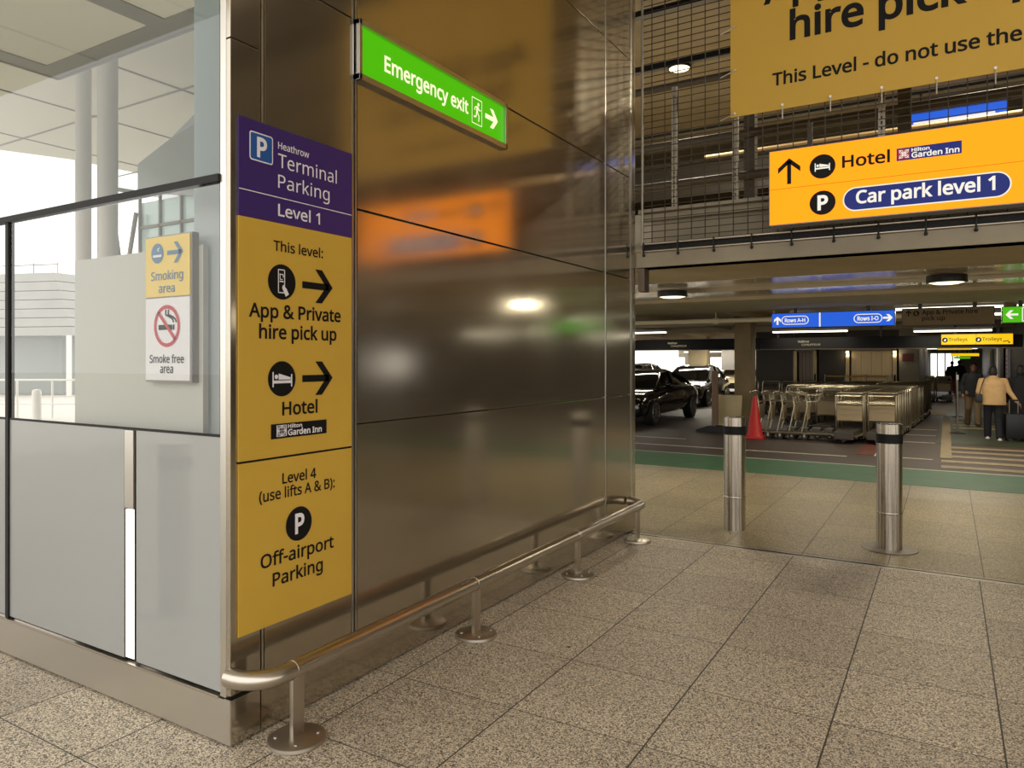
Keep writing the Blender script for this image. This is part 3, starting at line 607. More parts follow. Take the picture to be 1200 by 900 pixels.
structure('wall_end', MB().box((3.45, 47.6, 0), (4.7, 47.8, 3.1)).box((4.7, 47.6, 0), (18, 47.8, 3.1)).box((1.4, 47.6, 2.2), (3.45, 47.8, 3.1)).box((1.4, 47.6, 0), (3.45, 47.8, .7)), 'concrete', 'grey wall at the end of the walkway', 'wall')  # span right of the walkway added unseen, closing off open sky
m = MB()
for k in range(6): m.box((1.5+k*.38, 47.62, .7), (1.56+k*.38, 47.7, 2.2))
m.box((1.5, 47.62, .68), (3.45, 47.7, .74)).box((1.5, 47.62, 2.14), (3.45, 47.7, 2.2))
structure('window_1', m, 'grey_frame', 'bright window with mullions at the end of the walkway', 'window')

# ================================================================== STEEL PAVILION
wr = tag(MB().box((-.10, .02, .0), (-.03, 4.94, 7.0)).build('wall_right', 'black_gap'), 'stainless steel clad side wall of the pavilion', 'wall', kind='structure')
ZS = [.232, 1.401, 2.574, 3.60, 4.80, 6.98]
def panel(name, y0, y1, z0, z1, x0=-.03, x1=0.0, m='steel'):
    return MB().box((x0, y0, z0), (x1, y1, z1), .003).build(name, m, wr)
G = .0045
for z0, z1 in zip(ZS, ZS[1:]):
    panel('cladding_panel', .190, .772, z0+G, z1-G)
    panel('cladding_panel', .818, 4.164, z0+G, z1-G)
    panel('cladding_panel', 4.196, 4.80, z0+G, z1-G)
for y0, y1 in ((.172, .183), (.776, .789), (.800, .812), (4.172, 4.188)):
    panel('seam_strip', y0, y1, .235, 6.98, x1=.002, m='steel_trim')
panel('corner_post', .0, .166, .235, 3.2)
panel('corner_post', .0, .166, 3.206, 6.98)
MB().box((-.071, 0, .222), (-.031, .03, 6.98), .003).build('corner_flange', 'steel_trim', wr)
panel('end_trim', 4.806, 4.862, .235, 6.98, m='steel_trim')
panel('end_trim', 4.868, 4.955, .235, 6.98, x1=-.006, m='steel')
pl = MB().box((-.05, .004, .012), (.0, .165, .214), .002).box((-.05, .171, .012), (.0, 4.95, .214), .002)
pl.build('plinth', 'steel', wr)

wf = tag(MB().box((-7.3, .03, .0), (-.06, .05, .24)).build('wall_front', 'black_gap'), 'glazed front of the pavilion on its steel plinth', 'wall', kind='structure')
MB().box((-7.3, 0, .012), (-.004, .03, .212), .002).build('plinth', 'steel_trim', wf)
MB().box((-7.3, -.012, .2145), (-.072, .02, .226), .003).build('sill', 'steel_rail', wf)
def gl(n, x0, x1, z0, z1, m, y0=.004, y1=.014):
    o = MB().box((x0, y0, z0), (x1, y1, z1)).build('window_%d' % n, m)
    return o
for n, x0, x1 in ((2, -.722, -.075), (3, -1.985, -.826), (4, -4.0, -2.02), (5, -7.25, -4.02)):
    tag(gl(n, x0, x1, .238, 1.398, 'back_painted'), 'lower back-painted glass panel of the pavilion', 'glass panel', kind='structure')
for n, x0, x1 in ((6, -1.985, -.075), (7, -4.0, -2.02), (8, -7.25, -4.02)):
    tag(gl(n, x0, x1, 1.410, 2.560, 'glass'), 'clear upper pane of the pavilion', 'window', kind='structure')
for n, x0, x1, z0, z1 in ((9, -3.2, -.075, 2.60, 4.55), (10, -7.25, -3.21, 2.6, 4.55), (11, -7.25, -.075, 4.565, 6.9)):
    tag(gl(n, x0, x1, z0, z1, 'glass_upper'), 'tall glass pane above the black transom', 'window', kind='structure')
m = MB().box((-7.3, -.012, 2.562), (-.072, .03, 2.598), .004)
m.box((-7.3, 0, 1.399), (-.072, .02, 1.409))
for x in (-2.0025, -4.01): m.box((x-.017, -.006, .228), (x+.017, .03, 2.565))
m.box((-7.3, .0, 4.551), (-.072, .02, 4.564))
structure('trim_9', m, 'black_gap', 'black transom and mullions of the glazed front', 'glazing bar')
# narrow strip between the lower panels, its lower part emissive white
t = empty('glowing_strip', (-.774, 0, .238), label='narrow vertical strip with steel upper half and glowing white lower half between the lower glass panels', cat='light')
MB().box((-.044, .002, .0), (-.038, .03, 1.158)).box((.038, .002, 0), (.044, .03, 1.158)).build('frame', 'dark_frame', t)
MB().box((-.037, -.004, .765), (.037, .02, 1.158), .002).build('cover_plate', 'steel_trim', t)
MB().box((-.037, .004, .008), (.037, .02, .755)).build('diffuser', 'strip_glow', t)
# pavilion interior board and frosted fin seen through the glass
tag(MB().box((-1.464, .10, .0), (-.33, .13, 2.312), .003).build('screen_board', 'board_grey'), 'pale grey board standing behind the glass, carrying the smoking sign', 'board')
tag(MB().box((-.47, .15, .0), (-.24, .17, 6.9), .003).build('glass_fin', 'fin'), 'tall frosted glass fin behind the pane next to the steel corner', 'glass fin')
m = MB().box((-7.35, .05, 5.5), (-.32, 3.0, 5.75))
rf = structure('ceiling_pavilion', m, 'canopy', 'pale ceiling of the glazed pavilion', 'ceiling')
m = MB()
for a, b in (((-7.35, 2.72), (-.4, 3.0)), ((-7.35, .1), (-7.05, 2.72)), ((-4.9, .1), (-4.6, 2.72))): m.box((a[0], a[1], 5.485), (b[0], b[1], 5.5))
m.box((-7.38, .05, 5.47), (-7.35, 3.03, 5.8)).box((-7.35, 3.0, 5.47), (-.32, 3.03, 5.8))
m.build('ceiling_border', 'canopy_joint', rf)
t = empty('ceiling_fill', (-3.4, 1.9, 0), label='added floor lamp brightening the pavilion ceiling, unseen behind the lower glass', cat='light')  # extra lamp put in out of sight to brighten the pavilion ceiling
MB().lathe([(0, 0), (.14, 0), (.14, .04), (.03, .06), (.03, 1.15), (.16, 1.30), (.155, 1.30), (.02, 1.17), (0, 1.17)]).build('stand', 'white_metal', t, True)
light('ceiling_fill_lamp', 'POINT', (0, 0, 1.32), 280, (1, .98, .95), .12, None, (0, 0, 0), t)

# ================================================================== OUTSIDE, SEEN THROUGH THE GLASS
m = MB().prism([(-17.9, 6.0, 7), (-16.9, 8.2, 7), (-16.5, 12.5, 7), (-6.6, 12.5, 7), (-6.6, 5.06, 7), (34, 5.06, 7), (34, -5.0, 7), (-19.2, -5, 7), (-18.6, 2, 7)], (0, 0, .3))
cn = structure('ceiling_canopy', m, 'canopy', 'pale forecourt canopy', 'canopy')
m = MB()
for x in (-16, -13, -10, -7, -4, -1): m.box((x, -5, 6.985), (x+.05, 4.9 if x > -6.6 else 12, 7.0))
for y in (-3, .2, 3.4, 6.6, 9.8): m.box((-17.5, y, 6.985), (-6.6 if y > 4.9 else 34, y+.05, 7.0))
m.build('panel_joint', 'canopy_joint', cn)
for i, (x, y, r) in enumerate(((-9.49, 4.5, .12), (-9.15, 4.71, .155))):
    t = tag(MB().cyl((x, y, 0), (x, y, 7.0), r, n=28).build('canopy_column', 'column_white', smooth=True),
            ('slimmer left one of two pale canopy columns seen through the glass', 'thicker right one of two pale canopy columns seen through the glass')[i], 'column')
    MB().lathe([(r, 0), (r+.08, 0), (r+.08, .03), (r, .06)], (x, y, 0)).build('base_ring', 'steel_base', t, True)
# curtain-walled building
t = empty('glass_building', (-8.5, 6.6, 0), label='glazed building with blue glass strip and leaning struts seen through the pavilion glass', cat='building')
def at(mb): 
    for v in mb.bm.verts: v.co -= Vector((-8.5, 6.6, 0))
    return mb
at(MB().prism([(-10.3, 5.94, 4.88), (-10.3, 5.94, 5.44), (-9.2, 5.86, 5.72), (-7.95, 5.76, 6.18), (-6.7, 5.76, 6.18), (-6.7, 5.76, 4.55), (-8.19, 5.76, 4.57)], (0, 1.8, 0))).build('fritted_glass', 'far_grey', t)
at(MB().box((-10.25, 5.97, 0), (-6.7, 7.5, 4.7))).build('glass_wall', 'far_glass', t)
m = MB()
for x in (-10.25, -9.63, -9.0, -8.4, -7.8, -7.2): m.box((x, 5.92, 0), (x+.035, 5.97, 4.9))
for z in (1.66, 2.8, 3.5, 4.2): m.box((-10.25, 5.92, z), (-6.7, 5.97, z+.05))
at(m).build('curtain_grid', 'canopy_joint', t)
for a, b in (((-10.4, 5.8, 2.5), (-10.8, 5.7, 5.0)), ((-10.45, 5.8, 3.3), (-10.2, 5.85, 4.5)), ((-10.8, 5.7, 5.0), (-10.3, 5.9, 4.9))):
    at(MB().tube([a, b], .04)).build('strut', 'canopy_joint', t, True)
# louvred building with raking side
t = empty('louvre_building', (-38, 17, 0), label='grey louvre clad building with a raking end wall beyond the railing', cat='building')
def at2(mb):
    for v in mb.bm.verts: v.co -= Vector((-38, 17, 0))
    return mb
m = MB()
for k in range(7):
    z0 = 2.95+k*.44; f0 = (z0-2.95)/3.0; f1 = (z0+.41-2.95)/3.0
    m.prism([(-48, 12.0, z0), (-33.4-.9*f0, 17-.4*f0, z0), (-33.4-.9*f1, 17-.4*f1, z0+.41), (-48, 12.0, z0+.41)], (-1, 5, 0))
at2(m).build('louvre_wall', 'cladding', t)
at2(MB().prism([(-48, 13, 0), (-36, 17.8, 0), (-36, 17.8, 3), (-48, 13, 3)], (-1, 4, 0))).build('ground_floor_wall', 'far_grey', t)
for k in range(5):
    f = k/4
    at2(MB().cyl((-47+13.4*f, 12.3+4.6*f, 0), (-47+13.4*f, 12.3+4.6*f, 2.95), .12)).build('column', 'white_metal', t, True)
m = MB()
for k in range(9):
    f = k/8; m.cyl((-46+11*f, 13.5+3.6*f, 6.0), (-46+11*f, 13.5+3.6*f, 6.6), .03, n=6)
m.tube([(-46, 13.5, 6.5), (-35, 17.1, 6.5)], .03, 6)
at2(m).build('roof_railing', 'galv', t)
# railing
t = empty('railing', (-21, 9.2, 0), label='white tubular railing on the forecourt seen through the glass', cat='railing')
A = Vector((-26, 6.3, 0)); B = Vector((-18.6, 10.6, 0))
def at3(mb):
    for v in mb.bm.verts: v.co -= Vector((-21, 9.2, 0))
    return mb
for nm, z, r in (('top_rail', 1.15, .03), ('lower_rail', .42, .025)): at3(MB().tube([A+Vector((0, 0, z)), B+Vector((0, 0, z))], r)).build(nm, 'white_metal', t, True)
for k in range(9):
    p = A.lerp(B, k/8); at3(MB().cyl(p, p+Vector((0, 0, 1.15)), .03)).build('post', 'white_metal', t, True)
for k, (x, y) in enumerate(((-18.0, 7.9), (-17.2, 8.9))):
    b = MB().lathe([(0, 0), (.11, 0), (.11, .9), (.09, .96), (0, .98)], (x, y, 0)).build('forecourt_bollard', 'white_metal', smooth=True)
    tag(b, ('pale forecourt bollard seen through the glass, nearer the black mullion', 'pale forecourt bollard seen through the glass, nearer the grey board')[k], 'bollard', 'forecourt bollards')

# ================================================================== GUARD RAIL
gr = empty('guard_rail', (.2, 2.35, 0), label='low tubular steel guard rail along the foot of the steel wall', cat='guard rail')
def g(mb):
    for v in mb.bm.verts: v.co -= Vector((.2, 2.35, 0))
    return mb
R_ = .042; ZR = .335
pts = [(.018, -.02, ZR)]
for k in range(9):
    a = PI/2*k/8
    pts.append((.2-.16+.16*math.sin(a), -.02+.16-.16*math.cos(a), ZR))
pts2 = [(.2, .4, ZR), (.2, 2.4, ZR), (.2, 4.55, ZR)]
for k in range(1, 9):
    a = PI/2*k/8
    pts2.append((.2-.16+.16*math.cos(a), 4.55+.16*math.sin(a), ZR))
pts2.append((.015, 4.71, ZR))
g(MB().tube(pts+pts2, R_, 18)).build('rail', 'steel_rail', gr, True)
for y in (.206, 1.687, 3.167, 4.487):
    p = g(MB().box((.188, y-.034, .02), (.212, y+.034, ZR-.03), .003)).build('post', 'steel_rail', gr, True)
    c = MB()
    c.cyl((.2, y-.026, ZR), (.2, y+.026, ZR), R_+.0025, n=24)
    g(c).build('clamp', 'steel_rail', p, True)
    b = g(MB().lathe([(0, 0), (.128, 0), (.132, .006), (.13, .02), (.118, .026), (.03, .03), (0, .03)], (.2, y, 0), 40)).build('base_plate', 'steel_base', gr, True)
    for k in range(4):
        a = PI/4+PI/2*k
        g(MB().cyl((.2+.095*math.cos(a), y+.095*math.sin(a), .024), (.2+.095*math.cos(a), y+.095*math.sin(a), .032), .009, n=10)).build('screw', 'steel_trim', b, True)
# ================================================================== SIGNS ON THE STEEL WALL
ps = empty('parking_sign', (0, .4, .49), label='tall purple and mustard parking sign with three stacked panels on the steel wall', cat='sign')
ps_off = Vector((0, .4, .49))
def child_fix(o, off):
    o.data.transform(Matrix.Translation(-off)); return o
def P_(o): return child_fix(o, ps_off)
P_(MB().box((.002, .037, 2.409), (.009, .766, 2.863), .001).build('purple_panel', 'purple', ps))
P_(MB().box((.002, .037, 1.287), (.009, .766, 2.408), .001).build('mustard_panel', 'sign_yellow', ps))
P_(MB().box((.002, .037, .490), (.009, .766, 1.277), .001).build('lower_mustard_panel', 'sign_yellow', ps))
P_(MB().box((.002, .037, 1.277), (.0085, .766, 1.287)).build('divider', 'ink', ps))
X0 = .009
lines_of(lambda: wall_art(X0), ps, 'white_vinyl', ps_off, (('Heathrow', .262, 2.766, .032, .197, .008), ('Terminal', .262, 2.677, .066, .39, .0), ('Parking', .262, 2.578, .064, .338, .0), ('Level 1', .262, 2.444, .056, .271, .012)), 'white_lettering')
P_(wall_art(X0).rect(.037, 2.529, .766, 2.533).build('white_rule', 'white_vinyl', ps))
a = wall_art(X0).rrect(.095, 2.676, .231, 2.810, .014, d=.002)
o = P_(a.build('parking_symbol', 'white_vinyl', ps, 'white bordered blue square with a white P'))
a = wall_art(X0).rrect(.101, 2.682, .225, 2.804, .010, d=.003); P_(a.build('blue_field', 'p_blue', o))
a = wall_art(X0).text('P', .136, 2.700, .086, .058, d=.004, bold=.03); P_(a.build('letter', 'white_vinyl', o))
lines_of(lambda: wall_art(X0), ps, 'ink', ps_off, (('This level:', .234, 2.274, .047, .320, .014), ('App & Private', .092, 1.952, .062, .589, .02), ('hire pick up', .150, 1.853, .063, .500, .02), ('Hotel', .287, 1.484, .062, .229, .02),
                    ('Level 4', .288, 1.153, .049, .219, .014), ('(use lifts A & B):', .150, 1.084, .050, .487, .014), ('Off-airport', .158, .772, .061, .472, .016), ('Parking', .229, .672, .061, .324, .016)), 'black_lettering')
for v in (2.126, 1.658): P_(wall_art(X0).arrow(.518, v, .208, th=.165).build('arrow', 'ink', ps))
for v in (2.127, 1.660):
    o = P_(wall_art(X0).disc(.286, v, .085).build('roundel', 'ink', ps))
    a = wall_art(X0)
    if v > 2:
        a.line([(.262, v+.058), (.300, v+.058), (.300, v-.052), (.262, v-.052), (.262, v+.060)], .005, .004)
        a.line([(.268, v+.036), (.292, v+.036), (.292, v+.022)], .005, .004).line([(.272, v+.036), (.272, v+.012), (.288, v+.012)], .004, .004).line([(.268, v+.002), (.294, v+.002)], .006, .004)
        a.poly([(.286, v-.02), (.292, v-.012), (.298, v-.02), (.312, v-.032), (.326, v-.058), (.306, v-.070), (.296, v-.05), (.284, v-.03)], .005)
        P_(a.build('hand_and_phone_symbol', 'white_vinyl', o))
    else:
        a.bed(.287, v, .098); P_(a.build('bed_symbol', 'white_vinyl', o))
o = P_(wall_art(X0).disc(.393, .941, .084).build('roundel', 'ink', ps))
P_(wall_art(X0).text('P', .366, .896, .092, .060, d=.004, bold=.03).build('letter', 'white_vinyl', o))
def knot(a, u, v, k, d):
    a.line([(u-k, v-k), (u+k, v+k)], k*.13, d).line([(u-k, v+k), (u+k, v-k)], k*.13, d)
    a.ring(u, v, k*.28, k*.42, d, 16)
    for sx in (-1, 1):
        for sy in (-1, 1): a.ring(u+sx*k*.55, v+sy*k*.55, k*.30, k*.42, d, 14)
    return a
o = P_(wall_art(X0).rect(.219, 1.373, .579, 1.444).build('hotel_logo_bar', 'ink', ps))
a = wall_art(X0).rect(.252, 1.382, .314, 1.437, .003); q = P_(a.build('logo_field', 'white_vinyl', o))
P_(knot(wall_art(X0), .283, 1.4095, .026, .004).build('knot_symbol', 'ink', o))
lines_of(lambda: wall_art(X0), o, 'white_vinyl', ps_off, (('Hilton', .322, 1.420, .017, .090, .026), ('Garden Inn', .322, 1.384, .028, .222, .026)), d=.003)

# emergency exit light box recessed in the wall
ex = empty('emergency_exit_sign', (0, 1.56, 3.27), label='lit green emergency exit sign in a steel frame high on the steel wall', cat='sign')
eo = Vector((0, 1.56, 3.27))
Y0, Y1, Z0, Z1 = .80, 2.342, 3.276, 3.606
m = MB()
m.box((-.01, Y0, Z0), (.035, Y0+.022, Z1), .003).box((-.01, Y1-.022, Z0), (.035, Y1, Z1), .003).box((-.01, Y0, Z0), (.035, Y1, Z0+.034), .003).box((-.01, Y0, Z1-.03), (.035, Y1, Z1), .003)
child_fix(m.build('frame', 'steel_trim', ex), eo)
child_fix(MB().box((.001, Y0+.02, Z0+.03), (.012, Y1-.02, Z1-.028)).build('green_face', 'lit_green', ex), eo)
child_fix(wall_art(.012).text('Emergency exit', 1.026, 3.400, .086, .845, bold=.022).build('lettering', 'lit_cream', ex), eo)
def runner(a, u, v, k, d):
    """running figure, k = half height"""
    a.disc(u+.16*k, v+.62*k, .15*k, d, 14)
    a.line([(u+.08*k, v+.42*k), (u-.06*k, v-.02*k)], .26*k, d)
    a.line([(u+.1*k, v+.38*k), (u+.34*k, v+.16*k), (u+.5*k, v+.22*k)], .11*k, d)
    a.line([(u+.02*k, v+.40*k), (u-.32*k, v+.30*k), (u-.40*k, v+.04*k)], .11*k, d)
    a.line([(u-.04*k, v-.02*k), (u+.26*k, v-.34*k), (u+.2*k, v-.8*k)], .13*k, d)
    a.line([(u-.08*k, v-.02*k), (u-.2*k, v-.48*k), (u-.52*k, v-.52*k)], .13*k, d)
    return a
a = wall_art(.012)
u0, u1, v0, v1 = 1.915, 2.035, 3.358, 3.530
a.line([(u0, v0), (u1, v0), (u1, v1), (u0, v1), (u0, v0)], .006); runner(a, 1.978, 3.446, .082, .003)
child_fix(a.build('running_figure', 'lit_cream', ex), eo)
child_fix(wall_art(.012).arrow(2.160, 3.450, .165, th=.2).build('arrow', 'lit_cream', ex), eo)

# smoking signs behind the glass
sm = empty('smoking_sign', (-.548, .08, 1.643), label='pale yellow smoking area sign above a white no smoking panel, behind the glass', cat='sign')
so = Vector((-.548, .08, 1.643))
child_fix(MB().box((-.735, .062, 1.640), (-.360, .10, 2.372), .003).build('frame', 'grey_frame', sm), so)
child_fix(MB().box((-.725, .056, 2.066), (-.370, .07, 2.364)).build('yellow_panel', 'smoke_yellow', sm), so)
child_fix(MB().box((-.725, .056, 1.650), (-.370, .07, 2.058)).build('white_panel', 'white_vinyl', sm), so)
lines_of(lambda: front_art(.056), sm, 'smoke_blue', so, (('Smoking', -.677, 2.149, .042, .258, .012), ('area', -.616, 2.086, .042, .131, .012)))
child_fix(front_art(.056).arrow(-.482, 2.280, .126, th=.17).build('arrow', 'smoke_blue', sm), so)
child_fix(front_art(.056).disc(-.625, 2.283, .05).build('roundel', 'smoke_blue', sm), so)
child_fix(front_art(.056).rect(-.66, 2.264, -.59, 2.276, .003).line([(-.61, 2.292), (-.625, 2.302), (-.605, 2.31)], .006, .003).build('cigarette_symbol', 'white_vinyl', sm), so)
lines_of(lambda: front_art(.056), sm, 'ink', so, (('Smoke free', -.689, 1.737, .038, .276, .012), ('area', -.603, 1.686, .042, .105, .012)))
a = front_art(.056)
a.rect(-.615, 1.900, -.505, 1.925, .002).rect(-.50, 1.900, -.488, 1.925, .002)
for k in (0, .022): a.line([(-.555+k, 2.0), (-.56+k, 1.975), (-.52+k, 1.962), (-.50+k, 1.95), (-.495+k, 1.935)], .009, .002)
child_fix(a.build('smoking_cigarette', 'ink', sm), so)
a = front_art(.056).ring(-.548, 1.919, .086, .104, .003)
a.line([(-.616, 1.987), (-.480, 1.851)], .018, .003)
child_fix(a.build('prohibition_ring', 'red_ring', sm), so)

# ================================================================== HOTEL SIGN, BANNER, MESH
hs = empty('hotel_sign', (2.47, 4.8, 2.97), label='large lit orange hotel and car park level 1 sign hanging in front of the mesh', cat='sign')
ho = Vector((2.47, 4.8, 2.97))
YF = 4.70
def H_(o): return child_fix(o, ho)
H_(MB().box((1.376, YF+.01, 2.966), (3.575, 4.90, 3.642), .004).build('housing', 'grey_frame', hs))
H_(MB().box((1.386, YF, 2.975), (3.565, YF+.02, 3.633)).build('lit_face', 'lit_orange', hs))
lines_of(lambda: front_art(YF), hs, 'ink', ho, (('Hotel', 1.986, 3.413, .097, .368, .022),))
H_(front_art(YF).rect(1.386, 3.288, 3.565, 3.291).build('divider', 'ink', hs))
H_(front_art(YF).arrow(1.552, 3.442, .232, PI/2, th=.15).build('arrow', 'ink', hs))
o = H_(front_art(YF).disc(1.828, 3.446, .106).build('roundel', 'ink', hs)); H_(front_art(YF).bed(1.828, 3.446, .10).build('bed_symbol', 'lit_white', o))
o = H_(front_art(YF).disc(1.829, 3.128, .106).build('roundel', 'ink', hs)); H_(front_art(YF).text('P', 1.788, 3.070, .118, .086, d=.004, bold=.035).build('letter', 'lit_white', o))
o = H_(front_art(YF).rect(2.403, 3.410, 2.866, 3.514).build('hotel_logo_bar', 'lit_navy', hs))
H_(front_art(YF).rect(2.413, 3.422, 2.500, 3.503, .003).build('logo_field', 'red_logo', o))
H_(knot(front_art(YF), 2.4565, 3.4625, .036, .004).build('knot_symbol', 'lit_white', o))
lines_of(lambda: front_art(YF), o, 'lit_white', ho, (('Hilton', 2.512, 3.474, .027, .13, .026), ('Garden Inn', 2.512, 3.424, .042, .338, .026)), d=.003)
o = H_(front_art(YF).rrect(1.992, 3.028, 3.196, 3.232, .102, n=12).build('pill', 'lit_white', hs, 'navy pill with a white rim'))
H_(front_art(YF).rrect(2.002, 3.038, 3.186, 3.222, .092, .003, 12).build('navy_field', 'lit_navy', o))
H_(front_art(YF).text('Car park level 1', 2.095, 3.092, .104, .995, d=.004, bold=.024).build('lettering', 'lit_white', o))
for x in (1.7, 3.3): H_(MB().box((x-.02, 4.86, 3.642), (x+.02, 4.90, 3.9)).build('bracket', 'dark_pipe', hs))

# wire mesh screen
ms = empty('mesh_screen', (4, 4.97, 2.86), label='dark wire mesh screen stretched across the open upper deck', cat='mesh screen')
mo = Vector((4, 4.97, 2.86))
def Mo(o): return child_fix(o, mo)
m = MB()
x = .17
while x < 9.0:
    m.box((x-.004, 4.966, 2.94), (x+.004, 4.973, 6.4)); x += .137
z = 3.0
while z < 6.4:
    m.box((.07, 4.973, z-.0036), (9.0, 4.980, z+.0036)); z += .0665
Mo(m.build('wire_grid', 'wire', ms))
Mo(MB().cyl((.068, 4.965, 2.93), (.068, 4.965, 6.5), .013, n=10).build('edge_rod', 'galv', ms, True))
Mo(MB().cyl((.06, 4.955, 2.94), (9, 4.955, 2.945), .013, n=10).build('bottom_rod', 'steel_rail', ms, True))
Mo(MB().cyl((.06, 4.955, 2.865), (9, 4.955, 2.865), .011, n=10).build('lower_rod', 'steel_rail', ms, True))
for k in range(13):
    x = .09+k*.36
    m = MB().tube([(x, 4.94, 2.955), (x, 4.93, 2.90), (x, 4.94, 2.845), (x, 4.95, 2.825)], .008, 8).ball((x, 4.95, 2.825), .016, n=6)
    Mo(m.build('hook', 'rubber', ms, True))
# banner
bn = empty('banner', (3, 4.93, 4.1), label='huge mustard pick up banner tied to the mesh above the orange sign', cat='banner')
bo = Vector((3, 4.93, 4.1))
def B_(o): return child_fix(o, bo)
B_(MB().box((.975, 4.93, 4.085), (4.02, 4.938, 6.35), .001).build('cloth', 'banner_yellow', bn))
lines_of(lambda: front_art(4.93), bn, 'ink', bo, (('hire pick up', 1.516, 4.716, .252, 1.885, .024), ('This Level - do not use the', 1.362, 4.315, .113, 1.918, .02), ('App & Private', 1.283, 5.10, .252, 2.25, .024)))
for i, (x, z) in enumerate(((1.02, 4.95), (1.02, 4.53), (1.02, 4.115), (1.452, 4.122), (1.864, 4.122), (2.277, 4.122), (2.689, 4.122), (3.102, 4.122), (3.52, 4.122))):
    e = (x-.14, 4.925, z-.045) if i < 3 else (x, 4.925, z-.13)
    m = MB().tube([(x, 4.925, z), e], .006, 6).cyl((x, 4.918, z), (x, 4.93, z), .012, n=10)
    B_(m.build('tie', 'steel_trim', bn))

# upper deck barrier behind the mesh
ub = empty('upper_barrier', (3, 6, 3.02), label='brown tubular barrier rails on posts behind the mesh on the upper deck', cat='barrier')
uo = Vector((3, 6, 3.02))
for nm, z in (('upper_rail', 4.235), ('lower_rail', 3.775)):
    child_fix(MB().cyl((-1, 6.0, z), (12, 6.0, z), .05, n=14).build(nm, 'dark_pipe', ub, True), uo)
for x in (.90, 2.40, 4.6, 6.8):
    child_fix(MB().box((x-.06, 6.03, 3.02), (x+.06, 6.17, 4.6), .008).build('post', 'dark_pipe', ub), uo)
for k, (x, l, z1) in enumerate(((.30, 'perforated steel strut behind the mesh nearest the pavilion', 4.63), (.933, 'perforated steel strut behind the mesh under the banner corner', 4.6), (2.25, 'perforated steel strut behind the mesh above the orange sign', 4.6))):
    m = MB().box((x-.028, 5.28, 3.3), (x-.008, 5.32, z1)).box((x+.008, 5.28, 3.3), (x+.028, 5.32, z1))
    zz = 3.34
    while zz < z1: m.box((x-.01, 5.29, zz), (x+.01, 5.31, zz+.02)); zz += .05
    tag(m.build('steel_strut', 'galv'), l, 'strut', 'steel struts')
tag(MB().cyl((-2, 6.6, 5.15), (12, 6.6, 5.15), .045, n=14).build('ceiling_pipe', 'dark_pipe', smooth=True), 'grey pipe crossing the upper deck below the planks', 'pipe')
tag(MB().cyl((-.3, 8.5, 4.74), (12, 8.5, 4.74), .03, n=14).build('cream_pipe', 'tan_pipe', smooth=True), 'long cream pipe deep in the upper deck behind the barrier', 'pipe')
tag(MB().box((-2, 11.4, 3.9), (12, 11.5, 4.1)).build('deck_rail', 'dark_pipe'), 'flat brown guard board at the back of the upper deck', 'rail')
tag(MB().box((.015, 4.98, 2.46), (.085, 5.12, 2.70), .004).build('junction_box', 'dark_frame'), 'dark grey box under the slab edge at the pavilion corner', 'box')
us = empty('blue_hanging_sign', (2.9, 11.3, 5.6), label='blue lit hanging sign on the upper deck half hidden by the banner', cat='sign')
MB().box((-.68, -.05, -.10), (.66, .05, .14), .004).build('lit_face', 'lit_blue', us)
MB().box((-.6, -.056, -.045), (.5, -.05, -.015)).build('white_line', 'lit_white', us)
MB().box((-.72, -.06, .14), (.70, .06, .22)).build('housing', 'black_board', us)
for x in (-.5, .5): MB().cyl((x, 0, .2), (x, 0, .5), .012, n=8).build('hanger', 'dark_pipe', us)
def round_lamp(x, y, z, lab, watts, drop=0.0, grp='round ceiling lamps', k=1.0):
    t = empty('round_lamp', (x, y, z), label=lab, cat='lamp', group=grp)
    t.scale = (k, k, k*(1 if k == 1 else .5))
    MB().lathe([(0, .085), (.20, .085), (.205, .07), (.205, .0), (.185, -.004), (.183, .012), (0, .012)], n=32).build('housing', 'lamp_body', t, True)
    MB().lathe([(0, -.016), (.12, -.012), (.18, .004), (.182, .012), (0, .014)], n=32).build('diffuser', 'lamp_glow', t, True)
    MB().cyl((0, 0, .08), (0, 0, .09+drop), .02, n=8).build('stem', 'lamp_body', t)
    light('lamp_light', 'AREA', (0, 0, -.03), watts, (1, .88, .66), .36, None, (0, 0, 0), t)
    return t
round_lamp(-.50, 7.62, 2.625, 'round black soffit lamp nearest the pavilion corner', LAMP_ROUND)
round_lamp(2.76, 7.42, 2.625, 'round black soffit lamp above the brown pick up sign', LAMP_ROUND)
round_lamp(9.2, 7.42, 2.625, 'round soffit lamp right of the view, mirrored in the steel wall', LAMP_ROUND)
round_lamp(-.55, 8.08, 5.955, 'round lamp glowing on the upper deck planks', LAMP_UPPER, 0, 'upper deck lamps', .8)
round_lamp(3.2, 8.08, 5.955, 'round upper deck lamp hidden behind the banner', LAMP_UPPER, 0, 'upper deck lamps', .8)

# ================================================================== BOLLARDS
def bollard(x, y, lab, disc):
    t = empty('steel_bollard', (x, y, 0), label=lab, cat='bollard', group='steel bollards by the drain')
    r = .109
    MB().lathe([(0, 0), (r, 0), (r, .985), (0, .985)], n=40).lathe([(r+.0008, .33), (r+.0035, .335), (r+.0035, .345), (r+.0008, .35)], n=40).build('post', 'steel_bollard', t, True)
    MB().lathe([(r+.001, .985), (r+.004, .985), (r+.004, 1.065), (r+.001, 1.065)], n=40).lathe([(0, .98), (r, .98), (r, 1.07), (0, 1.07)], n=40).build('black_band', 'ink', t, True)
    MB().lathe([(0, 1.07), (r, 1.07), (r, 1.158), (r-.006, 1.163), (0, 1.165)], n=40).build('cap', 'steel_bollard', t, True)
    if disc: MB().lathe([(0, .001), (.235, .001), (.24, .004), (.236, .008), (0, .009)], n=48).build('floor_plate', 'galv', t, True)
    return t
